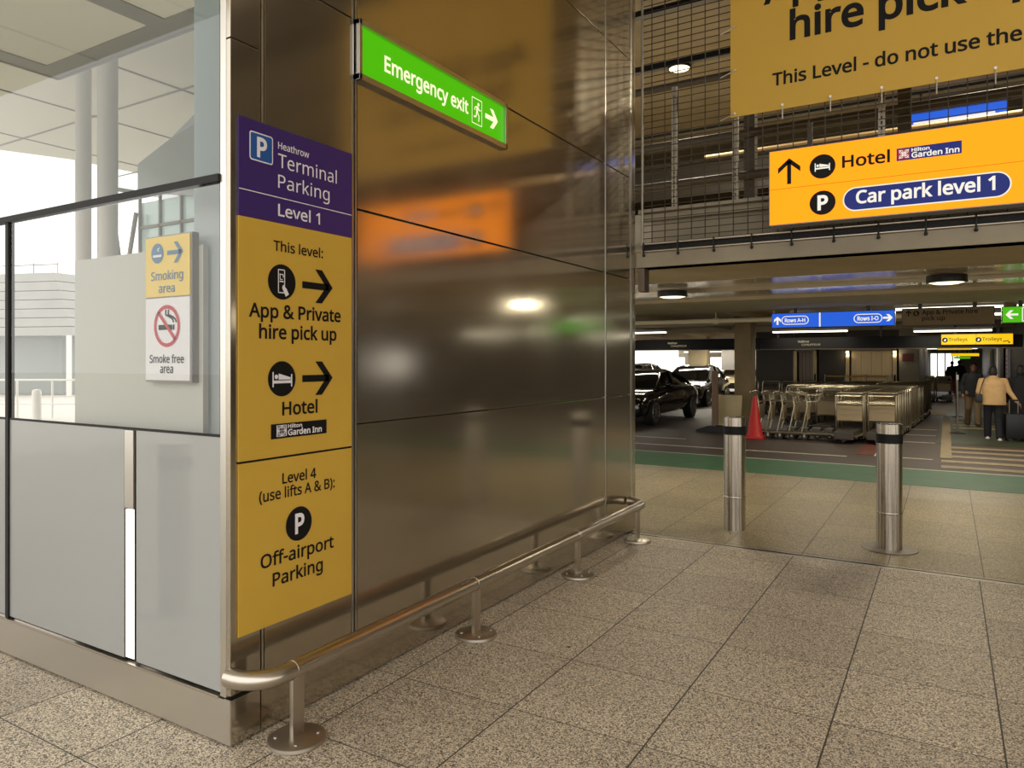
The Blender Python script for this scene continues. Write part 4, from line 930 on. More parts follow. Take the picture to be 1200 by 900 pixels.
M['steel_bollard'] = mat('bollard steel with reflection streaks', (182, 174, 162), .26, 1.0, var=.5, vscale=40, rvar=.1, stretch=(1, 1, .02))  # dark and light reflection streaks put into the base colour
bollard(.875, 5.49, 'left streaked steel bollard with a black band, standing straight in the paving', False)
bollard(2.304, 5.43, 'right streaked steel bollard with a black band, on a round floor plate', True)
t = bollard(-1.95, -1.04, 'steel bollard in front of the glass, seen only as a faint reflection', True)
# ================================================================== HANGING SIGNS IN THE LOWER DECK
def hanging(name, lab, x0, x1, z0, z1, y, face, hz, cat='sign'):
    t = empty(name, ((x0+x1)/2, y, z0), label=lab, cat=cat)
    off = Vector(((x0+x1)/2, y, z0))
    child_fix(MB().box((x0-.012, y+.012, z0-.012), (x1+.012, y+.14, z1+.012), .003).build('housing', 'lamp_body', t), off)
    child_fix(MB().box((x0, y, z0), (x1, y+.02, z1)).build('face', face, t), off)
    for x in (x0+(x1-x0)*.2, x1-(x1-x0)*.2):
        child_fix(MB().box((x-.03, y+.04, z1), (x+.03, y+.1, hz)).build('hanger', 'lamp_body', t), off)
    return t, off
t, o_ = hanging('rows_sign', 'lit blue hanging sign for the parking rows with two white outlined names', -.04, 1.985, 2.357, 2.612, 12.0, 'lit_blue', 2.72)
F = front_art(12.0)
F.rect(.775, 2.357, .80, 2.612)
F.arrow(.055, 2.483, .15, PI/2, th=.24).arrow(1.885, 2.487, .15, 0, th=.24)
for u0, u1 in ((.125, .60), (1.345, 1.80)): 
    F.rrect(u0, 2.405, u1, 2.565, .079, .002)
child_fix(F.build('white_artwork', 'lit_white', t), o_)
F = front_art(12.0)
for u0, u1 in ((.140, .585), (1.36, 1.785)): F.rrect(u0, 2.420, u1, 2.550, .064, .003)
child_fix(F.build('pill_field', 'lit_blue', t), o_)
lines_of(lambda: front_art(12), t, 'lit_white', o_, (('Rows A-H', .185, 2.450, .068, .355, .026), ('Rows I-O', 1.405, 2.450, .068, .335, .026)), d=.005)
t, o_ = hanging('pick_up_sign', 'unlit brown hanging pick up sign between the blue and green signs', 2.11, 3.42, 2.345, 2.625, 12.0, 'dim_brown', 2.72)
lines_of(lambda: front_art(12), t, 'ink', o_, (('App & Private hire', 2.40, 2.525, .068, .80, .02), ('pick up', 2.40, 2.425, .068, .34, .02)))
F = front_art(12.0).arrow(2.20, 2.55, .10, PI/2, th=.2).disc(2.315, 2.545, .047)
child_fix(F.build('black_artwork', 'ink', t), o_)
F = front_art(12.0).poly([(2.30, 2.525), (2.33, 2.51), (2.335, 2.54), (2.31, 2.575), (2.295, 2.57)], .004)
child_fix(F.build('hand_symbol', 'dim_brown', t), o_)
t, o_ = hanging('exit_arrow_sign', 'lit green hanging exit sign with a left arrow at the picture edge', 3.537, 4.75, 2.357, 2.606, 12.0, 'lit_green', 2.72)
F = front_art(12.0).arrow(3.66, 2.483, .17, PI, th=.2).line([(3.80, 2.375), (3.80, 2.59), (3.95, 2.59), (3.95, 2.375), (3.80, 2.375)], .014)
runner(F, 3.885, 2.478, -.0001, .003); runner(F, 3.875, 2.478, .10, .003)
child_fix(F.build('white_artwork', 'lit_white', t), o_)
t, o_ = hanging('trolleys_sign', 'lit yellow hanging double trolleys sign over the walkway', 2.64, 4.19, 2.155, 2.42, 20.0, 'lit_yellow', 2.8)
F = front_art(20)
for u in (2.70, 3.44): F.disc(u+.02, 2.275, .065)
lines_of(lambda: front_art(20), t, 'ink', o_, (('Trolleys', 2.80, 2.245, .085, .42, .01), ('Trolleys', 3.54, 2.245, .085, .42, .01)))
F.line([(3.98, 2.215), (4.02, 2.235), (4.06, 2.235), (4.10, 2.25)], .02).disc(4.11, 2.205, .02).rect(3.405, 2.155, 3.412, 2.42)
child_fix(F.build('black_artwork', 'ink', t), o_)
F = front_art(20)
for u in (2.70, 3.44): F.poly([(u-.01, 2.25), (u+.03, 2.24), (u+.05, 2.285), (u+.02, 2.31)], .005)
child_fix(F.build('trolley_symbol', 'lit_white', t), o_)
t, o_ = hanging('far_yellow_sign', 'lit yellow sign hanging beyond the trolleys sign, nearer of two', 2.43, 3.62, 2.17, 2.33, 32.0, 'lit_yellow', 2.9)
t, o_ = hanging('far_yellow_sign', 'lit yellow sign hanging far down the walkway, behind the other one', 2.95, 4.15, 1.95, 2.09, 41.0, 'lit_yellow', 2.9)
t, o_ = hanging('far_green_sign', 'small lit green sign at the far end of the walkway', 3.1, 3.85, 1.83, 1.92, 44.0, 'lit_green', 2.9)
# black fascia boards with lettering
for nm, x0, x1, lab, tx in (('fascia_board', -12, -2.02, 'left black fascia board hanging over the parked cars', -4.80), ('fascia_board', -1.98, 4.4, 'right black fascia board hanging over the lift lobby', -.92)):
    t = empty(nm, ((x0+x1)/2, 20, 2.0), label=lab, cat='fascia board', group='black fascia boards')
    off = Vector(((x0+x1)/2, 20, 2.0))
    child_fix(MB().box((x0, 20.05, 2.07), (x1, 20.22, 2.40), .004).build('board', 'black_board', t), off)
    child_fix(MB().box((x0, 20.02, 2.055), (x1, 20.24, 2.075)).build('bottom_edge', 'dark_frame', t), off)
    lines_of(lambda: front_art(20.05), t, 'trolley_metal', off, (('Heathrow', tx, 2.255, .06, .30, .01), ('CHAUFFEUR', tx+.10, 2.165, .055, .50, 0)))
    for x in (x0+.5, (x0+x1)/2, x1-.5): child_fix(MB().box((x-.03, 20.1, 2.4), (x+.03, 20.16, 3.1)).build('hanger', 'lamp_body', t), off)

# ---- fluorescent battens
def batten(x0, x1, y, z, lab, watts=None, wd=.14):
    t = empty('ceiling_batten', ((x0+x1)/2, y, z), label=lab, cat='light', group='fluorescent battens')
    L = x1-x0
    MB().box((-L/2, -wd/2, .02), (L/2, wd/2, .09), .004).build('housing', 'grey_frame', t)
    MB().box((-L/2+.02, -wd/2+.01, -.02), (L/2-.02, wd/2-.01, .02), .015).build('diffuser', 'tube', t)
    light('batten_light', 'AREA', (0, 0, -.04), watts or LAMP_TUBE, (1, .91, .74), L, wd, (0, 0, 0), t)
batten(-1.55, .45, 19.6, 2.55, 'fluorescent batten under the blue rows sign')
batten(2.0, 3.75, 19.6, 2.5, 'fluorescent batten under the brown pick up sign')
batten(1.95, 3.6, 12.6, 2.66, 'slim fluorescent batten along the top of the brown sign', 45, .06)
batten(3.75, 4.6, 12.6, 2.66, 'short slim batten on top of the green sign', 6, .06)
batten(-6.0, -4.45, 18.9, 2.58, 'fluorescent batten above the black car')
batten(-7.0, -5.6, 27, 2.3, 'fluorescent batten deep over the parked cars, left one', 60)
batten(-5.6, -3.4, 27, 2.3, 'fluorescent batten deep over the parked cars, right one', 60)
batten(-8.4, -5.6, 33, 2.15, 'long batten farthest over the parked cars', 60)
batten(-6.6, -3.8, 35, 2.3, 'long batten above the cream car', 60)
batten(2.2, 3.8, 30, 2.45, 'fluorescent batten over the walkway, nearer of two')
batten(1.9, 4.0, 38, 2.3, 'fluorescent batten over the walkway, farther of two')
batten(6.0, 7.8, 16.5, 2.6, 'fluorescent batten right of the view, mirrored in the steel wall')
batten(9.0, 10.8, 17.5, 2.6, 'farthest right batten, mirrored in the steel wall')
batten(6.5, 8.3, 21.5, 2.6, 'deeper batten right of the view, mirrored in the steel wall')
batten(2.5, 4.3, 15.4, 2.68, 'added batten lighting the walkway, unseen above the brown sign', 34)  # extra batten, out of sight, added to brighten people on the walkway
batten(.0, 1.9, 13.6, 2.68, 'added batten lighting the trolleys, unseen behind the blue rows sign', 18)  # unseen batten put in to brighten the trolleys
batten(-5.6, -4.0, 28.4, 2.62, 'added batten lighting the nose of the cream car', 70)  # batten added to brighten the front of the cream car
# cream pipe under the ceiling
t = empty('ceiling_sprinkler_pipe', (-2, 15.5, 2.7), label='long cream pipe under the ribbed ceiling left of the blue sign', cat='pipe')
MB().cyl((-8, 0, 0), (8, 0, 0), .055, n=14).build('pipe', 'white_pipe', t, True)
for x in (-6, -3.4, -.05, 1.3, 4):
    MB().cyl((x, -.0, .05), (x, 0, .4), .012, n=8).build('hanger', 'white_pipe', t)
    MB().cyl((x-.06, 0, 0), (x+.06, 0, 0), .075, n=14).build('coupling', 'white_pipe', t, True)

# ---- columns
tag(MB().box((-2.03, 17.2, 0), (-1.60, 17.75, 3.1), .03).build('concrete_column', 'column_brown'), 'square concrete column beside the luggage trolleys', 'column')
tag(MB().box((-7.0, 29.2, 0), (-6.2, 29.8, 3.1), .03).build('concrete_column', 'concrete_dark'), 'dark concrete column behind the parked cars', 'column')
tag(MB().box((-5.2, 34.2, 0), (-4.3, 34.8, 3.1), .03).build('concrete_column', 'column_white'), 'pale column behind the cream car', 'column')
m = MB().box((-14, 49.4, 0), (-3.4, 49.6, .95)).box((-14, 49.4, 1.95), (-3.4, 49.6, 3.1))
for k in range(7): m.box((-13.5+k*1.5, 49.3, .9), (-13.2+k*1.5, 49.5, 2.0))
structure('wall_far_end', m, 'concrete', 'pierced far wall of the car park with daylight behind', 'wall')
structure('wall_far_left', MB().box((-3.4, 36, 0), (-5.1, 36.2, 3.1)).box((-12.2, 12, .0), (-12, 40, .9)), 'concrete', 'pale wall far behind the cars', 'wall')
tag(MB().box((-5.2, 27.9, 1.35), (-3.55, 28.1, 2.3), .01).build('grey_panel', 'grey_frame'), 'grey hanging panel above the cream car', 'panel')

# ---- lift doors
def lift(x0, x1, zt, lab, lit):
    t = empty('lift_door', ((x0+x1)/2, 26.2, 0), label=lab, cat='lift door')
    h = (x1-x0)/2
    for sx in (-1, 1): MB().box((sx*(h-.09), -.28, 0), (sx*(h+.03), .05, zt), .004).build('jamb', 'lift_steel', t)
    MB().box((-h, -.24, zt-.02), (h, .05, zt+.06)).build('head', 'dark_frame', t)
    n = 4
    for k in range(n):
        a = -h+.12+(2*h-.24)*k/n
        MB().box((a+.003, .0, .01), (a+(2*h-.24)/n-.003, .04, zt-.03), .002).build('door_leaf', 'lift_steel' if lit else 'dark_frame', t)
    MB().box((h-.06, -.30, 1.0), (h-.0, -.275, 1.25)).build('call_panel', 'ink', t)
    if lit:
        for sx in (-1, 1):
            MB().box((sx*(h-.08), -.34, zt-.10), (sx*(h+.02), -.28, zt-.04)).build('lamp', 'lamp_glow', t)
            light('jamb_light', 'POINT', (sx*(h-.03), -.4, zt-.18), 3.5, (1, .84, .58), .05, None, (0, 0, 0), t)
    return t
lift(-.28, 1.26, 2.1, 'right lift with lit steel jambs behind the trolleys', True)
lift(-2.03, -1.29, 2.08, 'dim left lift door behind the trolleys', False)
t = empty('barrier_rail', (.08, 24.9, 0), label='yellow topped barrier rail in front of the lift doors', cat='barrier')
for k, x in enumerate((-.92, -.28, .36)):
    MB().box((x+.02, -.02, 1.17), (x+.58, .02, 1.23), .004).build('yellow_bar', 'yellow_paint', t)
for x in (-.93, -.29, .35, .98): MB().cyl((x, 0, 0), (x, 0, 1.26), .02, n=10).build('post', 'galv', t, True)
MB().box((-.93, -.01, .6), (.98, .01, .64)).build('mid_rail', 'galv', t)
rs = tag(MB().box((1.46, 25.86, 1.70), (1.80, 25.88, 1.97)).build('maroon_notice', mat('maroon notice', (112, 46, 40), .5)), 'small maroon notice on the stone pier by the lifts', 'notice')
# posters along the right walkway wall
for y0, y1, z0, z1, mm, lab in ((25.0, 25.9, .5, 2.1, 'white_vinyl', 'tall white vertical banner sign on the dark walkway wall'), (27.0, 28.2, .4, 2.2, 'black_board', 'dark poster panel beyond the white banner sign'), (30.2, 31.0, .3, 2.2, 'column_white', 'pale door panel midway down the walkway wall'), (34, 36, .3, 2.2, 'concrete', 'stone coloured panel far down the walkway wall')):
    t = tag(MB().box((4.38, y0, z0), (4.45, y1, z1), .004).build('wall_panel', mm), lab, 'panel')
    if y0 == 25.0:
        m = MB()
        for k in range(9): m.box((4.374, 25.3, .75+k*.135), (4.38, 25.62, .75+k*.135+.07))
        m.build('lettering', 'red_ring', t)
# swing sign, board, cone, thin post
t = empty('pavement_sign', (-2.1, 15.6, 0), label='brown pavement sign seen edge on, with black rubber feet', cat='pavement sign')
MB().box((-.065, -.045, .17), (.075, .05, 1.48), .01).build('board', 'brown_board', t)
MB().box((-.09, .05, .20), (-.065, .5, 1.45), .005).build('side_leaf', 'ink', t)
MB().prism([(-.42, -.16, 0), (.42, -.16, 0), (.42, -.16, .05), (.12, -.16, .15), (-.12, -.16, .15), (-.42, -.16, .05)], (0, .36, 0)).build('base', 'rubber', t)
MB().box((-.03, -.02, .12), (.03, .02, .2)).build('stem', 'galv', t)
t = empty('beige_panel', (-1.92, 16.1, 0), label='beige plywood panel standing before the concrete column', cat='panel')
MB().rbox((0, 0, .50), (.70, .035, .76), -.12, -.12).build('board', 'beige_board', t)
for sx in (-.3, .3): MB().rbox((sx, .06, .09), (.05, .35, .18), -.12).build('foot', 'rubber', t)
t = empty('traffic_cone', (-.93, 14.6, 0), label='tall red traffic cone between the left bollard and the trolleys', cat='cone')
MB().lathe([(.20, .04), (.17, .10), (.035, .93), (.028, .95), (0, .95)], n=28).build('cone_body', 'cone_red', t, True)
MB().box((-.22, -.22, 0), (.22, .22, .045), .015).build('base', 'cone_red', t)
t = empty('thin_post', (2.98, 18.15, 0), label='thin steel post with a white top beside the walkway', cat='post')
MB().cyl((0, 0, 0), (0, 0, 1.28), .022, n=12).build('pole', 'galv', t, True)
MB().cyl((0, 0, 1.28), (0, 0, 1.40), .028, n=12).build('top', 'white_vinyl', t, True)
MB().lathe([(0, 0), (.17, 0), (.17, .015), (.04, .04), (0, .04)], n=24).build('base', 'rubber', t, True)
t = empty('thin_post', (3.02, 24.0, 0), label='second thin post farther along the walkway', cat='post')
MB().cyl((0, 0, 0), (0, 0, 1.38), .022, n=12).build('pole', 'galv', t, True)
MB().lathe([(0, 0), (.17, 0), (.17, .015), (.04, .04), (0, .04)], n=24).build('base', 'rubber', t, True)

# ================================================================== CARS
def car(x, y, lab, paint, L=4.9, Wd=1.92, H=1.47, suv=False, rz=0):
    """nose at -y; origin under the middle of the car"""
    t = empty('car', (x, y, 0), rz, lab, 'car')
    W = Wd/2; n0 = -L/2
    hood = .98 if not suv else 1.08; belt = 1.02 if not suv else 1.14; tail = 1.06 if not suv else 1.12
    st = [(0, .30, .62, .80), (.12, .22, .80, .90), (.45, .20, hood-.10, .97), (1.3, .20, hood-.03, 1.0), (1.75, .20, belt, 1.0), (2.8, .20, belt+.02, 1.0), (L-1.1, .20, tail, 1.0), (L-.35, .22, tail-.02, .96), (L-.08, .26, tail-.10, .90), (L, .36, tail-.25, .84)]
    rings = []
    for yy, zb, zt, k in st:
        w_ = W*k; h = zt-zb
        half = [(w_*.80, zb), (w_*.97, zb+h*.14), (w_, zb+h*.42), (w_*.985, zb+h*.68), (w_*.93, zb+h*.90), (w_*.80, zt-.005), (w_*.4, zt+.02)]
        ring = [(a, n0+yy, b) for a, b in half]+[(-a, n0+yy, b) for a, b in reversed(half)]
        rings.append(ring)
    o = MB().loft(rings).build('body', paint, t, True)
    sb = o.modifiers.new('smooth', 'SUBSURF'); sb.levels = 1; sb.render_levels = 1
    # greenhouse
    a0, a1, a2, a3 = (1.35, 2.15, 3.35, L-.55) if not suv else (1.3, 1.95, L-.9, L-.15)
    def gh(inset, dz, full=True):
        rr = []
        for yy, z, k in ((a0, belt-.06, .84), (a0+.42, belt+.24, .80), (a1, H-.05, .68), ((a1+a2)/2, H, .69), (a2, H-.06, .66), (a2+(a3-a2)*.55, belt+.22, .74), (a3, belt-.04, .80)):
            wt = W*k-inset; wb = W*.9-inset
            z2 = z+dz
            rr.append([(wb, n0+yy, belt-.08), (wt, n0+yy, max(belt-.06, z2-.05)), (wt*.86, n0+yy, max(belt-.05, z2)), (-wt*.86, n0+yy, max(belt-.05, z2)), (-wt, n0+yy, max(belt-.06, z2-.05)), (-wb, n0+yy, belt-.08)])
        return rr
    MB().loft(gh(0, 0)).build('windows', 'car_glass', t, True)
    R = gh(-.008, .012)
    m = MB()
    m.loft([[Vector(p) for p in r[1:5]]+[Vector(p)-Vector((0, 0, .03)) for p in reversed(r[1:5])] for r in R[2:5]])
    for sx in (0, 1):
        idx = 1 if sx == 0 else 4
        for rr in (R[0:3], R[4:7]): m.tube([r[idx] for r in rr], .03, 8)
        b0 = R[3][0 if sx == 0 else 5]; b1 = R[3][idx]
        m.tube([Vector(b0)+Vector((0, 0, .05)), b1], .028, 8)
    m.build('roof', paint, t, True)
    m = MB()
    for sx in (-1, 1): m.tube([(sx*(W*.905), n0+a0+.2, belt-.01), (sx*W*.915, n0+2.6, belt+.0), (sx*W*.89, n0+a3-.1, belt)], .012, 6)
    m.build('window_trim', 'chrome', t)
    for sx in (-1, 1):
        for yy in (.92, L-1.05):
            r = .35
            wo = empty('wheel', (sx*(W-.10), n0+yy, r)); wo.parent = t
            MB().cyl((-.115, 0, 0), (.115, 0, 0), r, n=32).build('tyre', 'tyre', wo)
            c = MB()
            for k in range(10):
                a = 2*PI*k/10
                c.rbox((sx*.118, .13*math.cos(a), .13*math.sin(a)), (.014, .24, .028), 0, a)
            c.cyl((sx*.105, 0, 0), (sx*.122, 0, 0), .045, n=14)
            tp = [(sx*.116, .25*math.cos(2*PI*k/28), .25*math.sin(2*PI*k/28)) for k in range(28)]
            c.tube(tp, .014, 6, True)
            c.build('rim', 'galv', wo, True)
        mo_ = MB().ball((sx*(W+.06), n0+1.75, belt+.06), .1, (1.0, .6, .7), 10).build('mirror', paint, t, True)
        MB().ball((sx*W*.66, n0+.20, .70), .1, (1.9, .9, .75), 10).build('headlight', 'headlight', t, True)
        MB().box((sx*W*.915, n0+1.95, .80), (sx*(W*.985), n0+2.12, .83), .004).build('door_handle', 'chrome', t)
    MB().box((-W*.42, n0-.02, .42), (W*.42, n0+.1, .76), .02).build('grille', 'chrome' if not suv else 'ink', t, True)
    MB().box((-W*.7, n0-.01, .27), (W*.7, n0+.14, .36), .02).build('bumper_intake', 'ink', t, True)
    MB().box((-.26, n0-.032, .40), (.26, n0-.02, .51)).build('number_plate', 'white_vinyl', t)
    return t
car(-4.93, 18.25, 'black saloon car facing out beside the brown pavement sign', 'car_black', 5.3, 1.98, 1.48)
car(-5.9, 26.6, 'dark grey car parked behind the black saloon', 'car_dark', 4.7, 1.86, 1.55)
car(-8.25, 25.6, 'pale silver car at the left, behind the black saloon roof', 'car_silver', 4.6, 1.86, 1.62, True)
car(-5.15, 32.0, 'cream car facing the camera between the pavement sign and the column', 'car_cream', 4.7, 1.95, 1.62, True)

# ================================================================== LUGGAGE TROLLEYS
def trolley_proto():
    t = empty('luggage_trolley', (0, 0, 0))
    m = MB()
    for sx in (-1, 1):
        m.tube([(sx*.10, 0, .17), (sx*.24, .12, .16), (sx*.27, .45, .15), (sx*.27, .86, .14)], .017, 8)
    m.tube([(-.10, 0, .17), (.10, 0, .17)], .02, 8).tube([(-.27, .5, .15), (.27, .5, .15)], .014, 8)
    m.build('base_frame', 'trolley_metal', t, True)
    MB().prism([(-.22, .14, .185), (.22, .14, .185), (.25, .78, .165), (-.25, .78, .165)], (0, 0, .012)).build('platform', 'trolley_dark', t)
    m = MB()
    for sx in (-1, 1): m.tube([(sx*.27, .86, .14), (sx*.275, .80, .40), (sx*.275, .74, .75), (sx*.27, .78, .98), (sx*.26, .92, 1.03)], .017, 8)
    m.tube([(-.275, .80, .42), (.275, .80, .42)], .012, 8).tube([(-.275, .745, .80), (.275, .745, .80)], .012, 8)
    m.build('back_frame', 'trolley_metal', t, True)
    MB().box((-.25, .735, .44), (.25, .75, .76), .004).build('advert_panel', 'trolley_panel', t)
    m = MB().tube([(-.26, .92, 1.03), (.26, .92, 1.03)], .022, 10)
    m.build('handle', 'trolley_metal', t, True)
    m = MB()
    for z, y in ((.98, .50), (.84, .54)): m.tube([(-.25, .77, z), (-.24, y, z), (.24, y, z), (.25, .77, z)], .009, 6)
    for k in range(7): 
        x = -.24+.08*k
        m.tube([(x, .50, .98), (x, .54, .84), (x, .76, .82)], .005, 5)
    m.build('basket', 'trolley_metal', t)
    for sx, yy in ((-.25, .80), (.25, .80), (0, .06)):
        wh = MB().cyl((sx-.02, yy, .065), (sx+.02, yy, .065), .065, n=14).build('wheel', 'rubber', t)
        MB().box((sx-.03, yy-.02, .06), (sx+.03, yy+.02, .16)).build('fork', 'trolley_metal', wh)
    m = MB().box((-.19, -.02, .09), (.19, .16, .26), .03).box((-.24, .16, .10), (.24, .60, .165), .02)
    m.build('nose_guard', 'trolley_dark', t)
    return t
proto = trolley_proto()
TT = tree_of(proto)
first = [True]
def put(x, y, rz, lab, grp):
    o = proto if first[0] else copy_tree(proto, None, TT)
    first[0] = False
    o.location = (x, y, 0); o.rotation_euler = (0, 0, rz)
    tag(o, lab, 'trolley', grp)
lines = [(1.52, 14.55, 38, 'right-hand'), (.92, 14.35, 38, 'second from right'), (.32, 15.9, 32, 'third from right'), (-.28, 16.6, 28, 'fourth from right'), (-.88, 18.6, 14, 'leftmost')]
for x, y, n, nm in lines:
    for k in range(n):
        lab = 'front luggage trolley of the %s nested line, beige panel facing out' % nm if k == 0 else ('luggage trolley nested inside the %s line of trolleys' % nm)
        put(x+k*.255*.05+random.uniform(-.012, .012), y+k*.255, -.05+random.uniform(-.02, .02), lab, None if k == 0 else 'trolleys nested in the %s line' % nm)
side = ['leftmost', 'second', 'third', 'fourth', 'fifth']
for k in range(5):
    put(-.12+k*.25, 14.95+.02*k, PI/2+random.uniform(-.05, .05), 'luggage trolley turned side on at the front, %s from the red cone' % side[k], 'side-on trolleys by the cone')
for k in range(5):
    put(-3.0+k*.66, 22.6, random.uniform(-.03, .03), 'luggage trolley in the back row before the dim lift, number %s from the column' % ('one', 'two', 'three', 'four', 'five')[k], 'back row trolleys')
for k in range(7):
    put(2.15+(k % 2)*.62, 33.0+(k//2)*.5, .15, 'luggage trolley in the dark cluster down the walkway', 'far trolley cluster')

# ================================================================== PEOPLE
def union(mb, name, m, parent, vox, sm=4):
    o = mb.build(name, m, None)
    r = o.modifiers.new('r', 'REMESH'); r.mode = 'VOXEL'; r.voxel_size = vox; r.use_smooth_shade = True
    s = o.modifiers.new('s', 'SMOOTH'); s.iterations = sm; s.factor = .5
    bpy.context.view_layer.update()
    dg = bpy.context.evaluated_depsgraph_get()
    me = bpy.data.meshes.new_from_object(o.evaluated_get(dg))
    me.materials.clear(); me.materials.append(M[m])
    for p in me.polygons: p.use_smooth = True
    old = o.data
    o.modifiers.clear(); o.data = me
    bpy.data.meshes.remove(old)
    me.name = name
    o.parent = parent
    return o
def V(*a): return Vector(a)
def person(loc, rz, lab, H=1.64, lean=0.0, stride=.0, top='jacket_beige', bottom='navy_cloth', shoe='white_shoe', long_coat=0.0, larm=None, rarm=None, hair_len=0.0, wide=1.0):
    """faces -y; larm/rarm = (elbow, wrist) for x>0 / x<0 sides"""
    t = empty('person', loc, rz, lab, 'person', None)
    k = H/1.66
    sh = lambda z: -lean*max(0, (z-.9))
    def J(x, y, z): return V(x*k, (y+sh(z))*k, z*k)
    pel = J(0, 0, .92); chest = J(0, 0, 1.26); nk = J(0, .01, 1.43); hd = J(0, -.015, 1.545)
    L = larm or ((.25, .03, 1.08), (.24, -.06, .85)); R = rarm or ((-.25, .03, 1.08), (-.24, -.06, .85))
    arms = []
    for sx, a in ((1, L), (-1, R)):
        arms.append((J(sx*.165*wide, .0, 1.36), J(*a[0]), J(*a[1])))
    legs = []
    for sx in (1, -1):
        s = stride*sx
        legs.append((J(sx*.09, 0, .88), V(sx*.10*k, (-s*.35-.02)*k, .48*k), V(sx*.10*k, (-s*.9+(.10 if s < 0 else 0))*k+.02, .085*k)))
    b = MB()
    b.cap(pel, chest, .105*k, .105*k).cap(chest, nk, .08*k, .055*k).cap(nk, hd, .052*k, .06*k)
    b.ball(hd+V(0, 0, .02*k), .083*k, (.86, 1.05, 1.22), 14).ball(hd+V(0, -.02*k, -.045*k), .055*k, (.9, 1, 1), 10)
    b.cap(hd+V(0, -.085*k, .015*k), hd+V(0, -.10*k, -.012*k), .009*k, .014*k)
    b.cap(hd+V(-.022*k, -.082*k, -.045*k), hd+V(.022*k, -.082*k, -.045*k), .007*k, .007*k)
    for sx in (-1, 1):
        b.ball(hd+V(sx*.074*k, .01*k, .01*k), .022*k, (.5, .8, 1.4), 8)
        b.ball(hd+V(sx*.030*k, -.078*k, .026*k), .012*k, (1, .6, .8), 8)
    for (s0, e, wr_) in arms:
        b.cap(chest+V(0, 0, .02*k), s0-V(0, 0, .03), .06*k, .048*k).cap(s0-V(0, 0, .03), e, .046*k, .038*k).cap(e, wr_, .038*k, .026*k)
        d = (wr_-e).normalized(); side = d.cross(V(0, 1, 0)).normalized(); fwd = V(0, -1, 0)
        palm = wr_+d*.075*k
        b.cap(wr_, palm, .026*k, .032*k)
        for q in range(4):
            f0 = palm+fwd*(.033-.022*q)*k*1.0
            ln = (.042, .05, .048, .038)[q]*k
            f1 = f0+d*ln+side*.004*k; f2 = f1+d*ln*.6+side*.022*k*(1 if s0.x < 0 else -1)
            b.cap(f0, f1, .0095*k, .009*k).cap(f1, f2, .009*k, .008*k)
        th0 = wr_+d*.03*k+fwd*.022*k; th1 = th0+d*.035*k+fwd*.024*k
        b.cap(th0, th1, .012*k, .010*k).cap(th1, th1+d*.025*k, .010*k, .0085*k)
    for h_, kn, an in legs:
        b.cap(pel, h_, .10*k, .085*k).cap(h_, kn, .080*k, .055*k).cap(kn, an, .054*k, .036*k).cap(an, an+V(0, -.13*k, -.04*k), .036*k, .03*k)
    union(b, 'body', 'skin', t, .0085, 2)
    j = MB()
    hem = J(0, .0, .80-long_coat)
    rr = []
    for z, rx, ry in ((.79-long_coat, .185, .155), (.95, .182, .150), (1.12, .178, .145), (1.26, .178, .135), (1.34, .160, .115), (1.40, .095, .085), (1.44, .066, .066)):
        c = J(0, .005, z)
        rr.append([(c.x+rx*wide*k*math.cos(2*PI*q/28), c.y+ry*k*(1+(wide-1)*.5)*math.sin(2*PI*q/28), c.z) for q in range(28)])
    j.loft(rr)
    for (s0, e, wr_) in arms:
        j.cap(J(0, 0, 1.32), s0-V(0, 0, .02), .085*k, .068*k).cap(s0-V(0, 0, .02), e, .070*k, .058*k).cap(e, wr_-(wr_-e)*.06, .057*k, .043*k)
    j.cap(nk+V(0, .0, -.03*k), nk+V(0, 0, .0), .075*k, .066*k)
    o = union(j, 'jacket', top, t, .013, 6)
    p = MB()
    for h_, kn, an in legs:
        p.cap(J(0, 0, .93), h_, .14*k, .115*k).cap(h_, kn, .105*k, .082*k).cap(kn, an+V(0, 0, -.01*k), .082*k, .074*k)
    union(p, 'trousers', bottom, t, .012, 3)
    for h_, kn, an in legs:
        s = MB().cap(an+V(0, .03*k, -.035*k), an+V(0, -.15*k, -.045*k), .043*k, .036*k)
        s.box((an.x-.042*k, an.y-.19*k, 0), (an.x+.042*k, an.y+.08*k, .03*k), .008)
        union(s, 'shoe', shoe, t, .009, 2)
    hr = MB().ball(hd+V(0, .018*k, .045*k), .088*k, (.93, 1.02, 1.12), 14)
    if hair_len: hr.ball(hd+V(0, .035*k, -.01*k), .088*k, (1.0, .85, 1.0+hair_len), 12)
    o = union(hr, 'hair', 'hair', t, .010, 2)
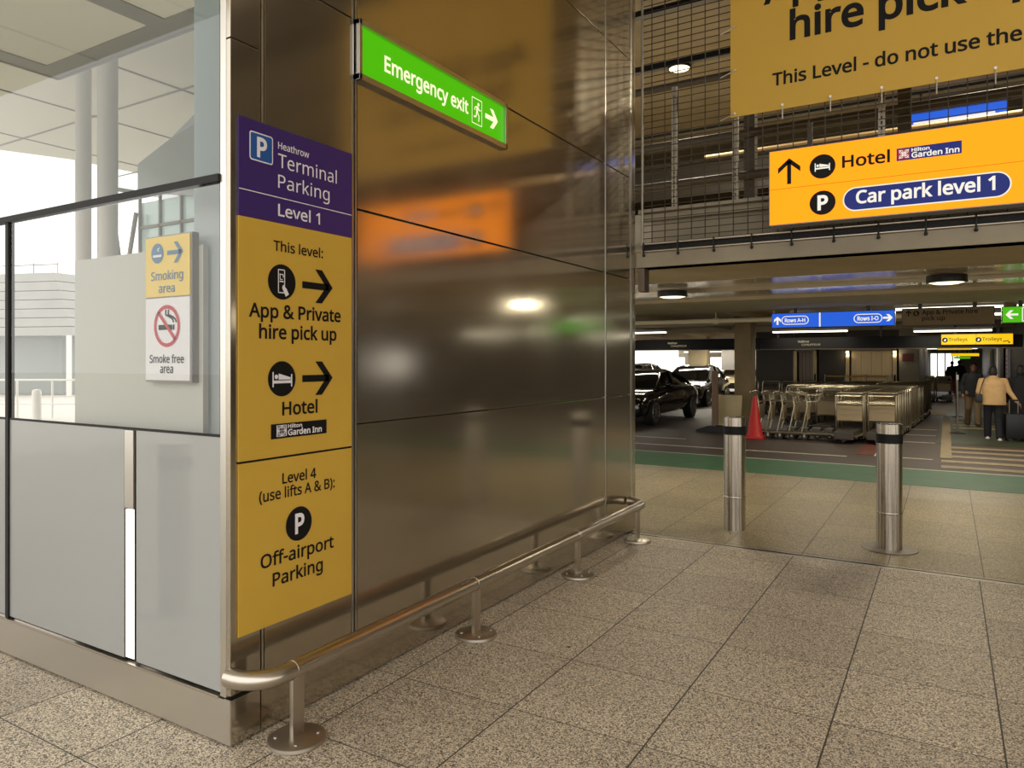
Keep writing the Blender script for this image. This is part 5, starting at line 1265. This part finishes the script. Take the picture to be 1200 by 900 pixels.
    return t, k
WOM = (3.64, 17.05, 0)
t, k = person(WOM, PI+.05, 'person in a beige jacket and dark trousers walking away, black bag at the hip', 1.60, .10, .14, 'jacket_beige', 'navy_cloth', 'white_shoe', .0, ((.29, .05, 1.08), (.22, -.05, .92)), ((-.31, -.02, 1.10), (-.46, .02, .86)), .25, 1.36)
t2 = empty('shoulder_bag', (3.37, 17.02, .80), PI+.05, 'black shoulder bag at the hip of the person in the beige jacket', 'bag')
MB().box((-.06, -.16, 0), (.06, .16, .20), .03).build('bag_body', 'leather', t2, True)
MB().tube([(0, -.14, .18), (-.05, -.10, .4), (-.12, -.02, .62), (-.12, .05, .6), (-.05, .11, .4), (0, .14, .18)], .01, 8).build('strap', 'leather', t2, True)
person((3.36, 20.7, 0), .1, 'person in a black jacket and khaki trousers walking towards the camera', 1.66, .02, .16, 'black_cloth', 'beige_cloth', 'leather')
person((4.14, 17.2, 0), PI-.1, 'person dressed in black at the right picture edge, pulling a suitcase', 1.62, .03, .10, 'black_cloth', 'black_cloth', 'leather', .32, None, ((-.27, .05, 1.08), (-.25, -.02, .80)), .3, 1.12)
t = empty('suitcase', (4.02, 16.85, 0), .2, 'black wheeled suitcase beside the person in black', 'suitcase')
MB().box((-.19, -.12, .06), (.19, .12, .60), .03).build('case', 'leather', t, True)
for sx in (-.08, .08): MB().cyl((sx, .08, .6), (sx, .08, .88), .01, n=8).build('handle_tube', 'galv', t)
MB().cyl((-.09, .08, .88), (.09, .08, .88), .016, n=10).build('grip', 'rubber', t, True)
for sx in (-.15, .15):
    for sy in (-.08, .08): MB().cyl((sx-.015, sy, .035), (sx+.015, sy, .035), .035, n=12).build('wheel', 'rubber', t)
person((3.0, 42.3, 0), PI, 'left one of two distant people in dark clothes on the walkway', 1.68, .0, .12, 'black_cloth', 'red_cloth', 'leather', .1)
person((3.32, 42.5, 0), PI+.1, 'right one of two distant people in dark clothes on the walkway', 1.72, .0, .12, 'black_cloth', 'navy_cloth', 'leather')
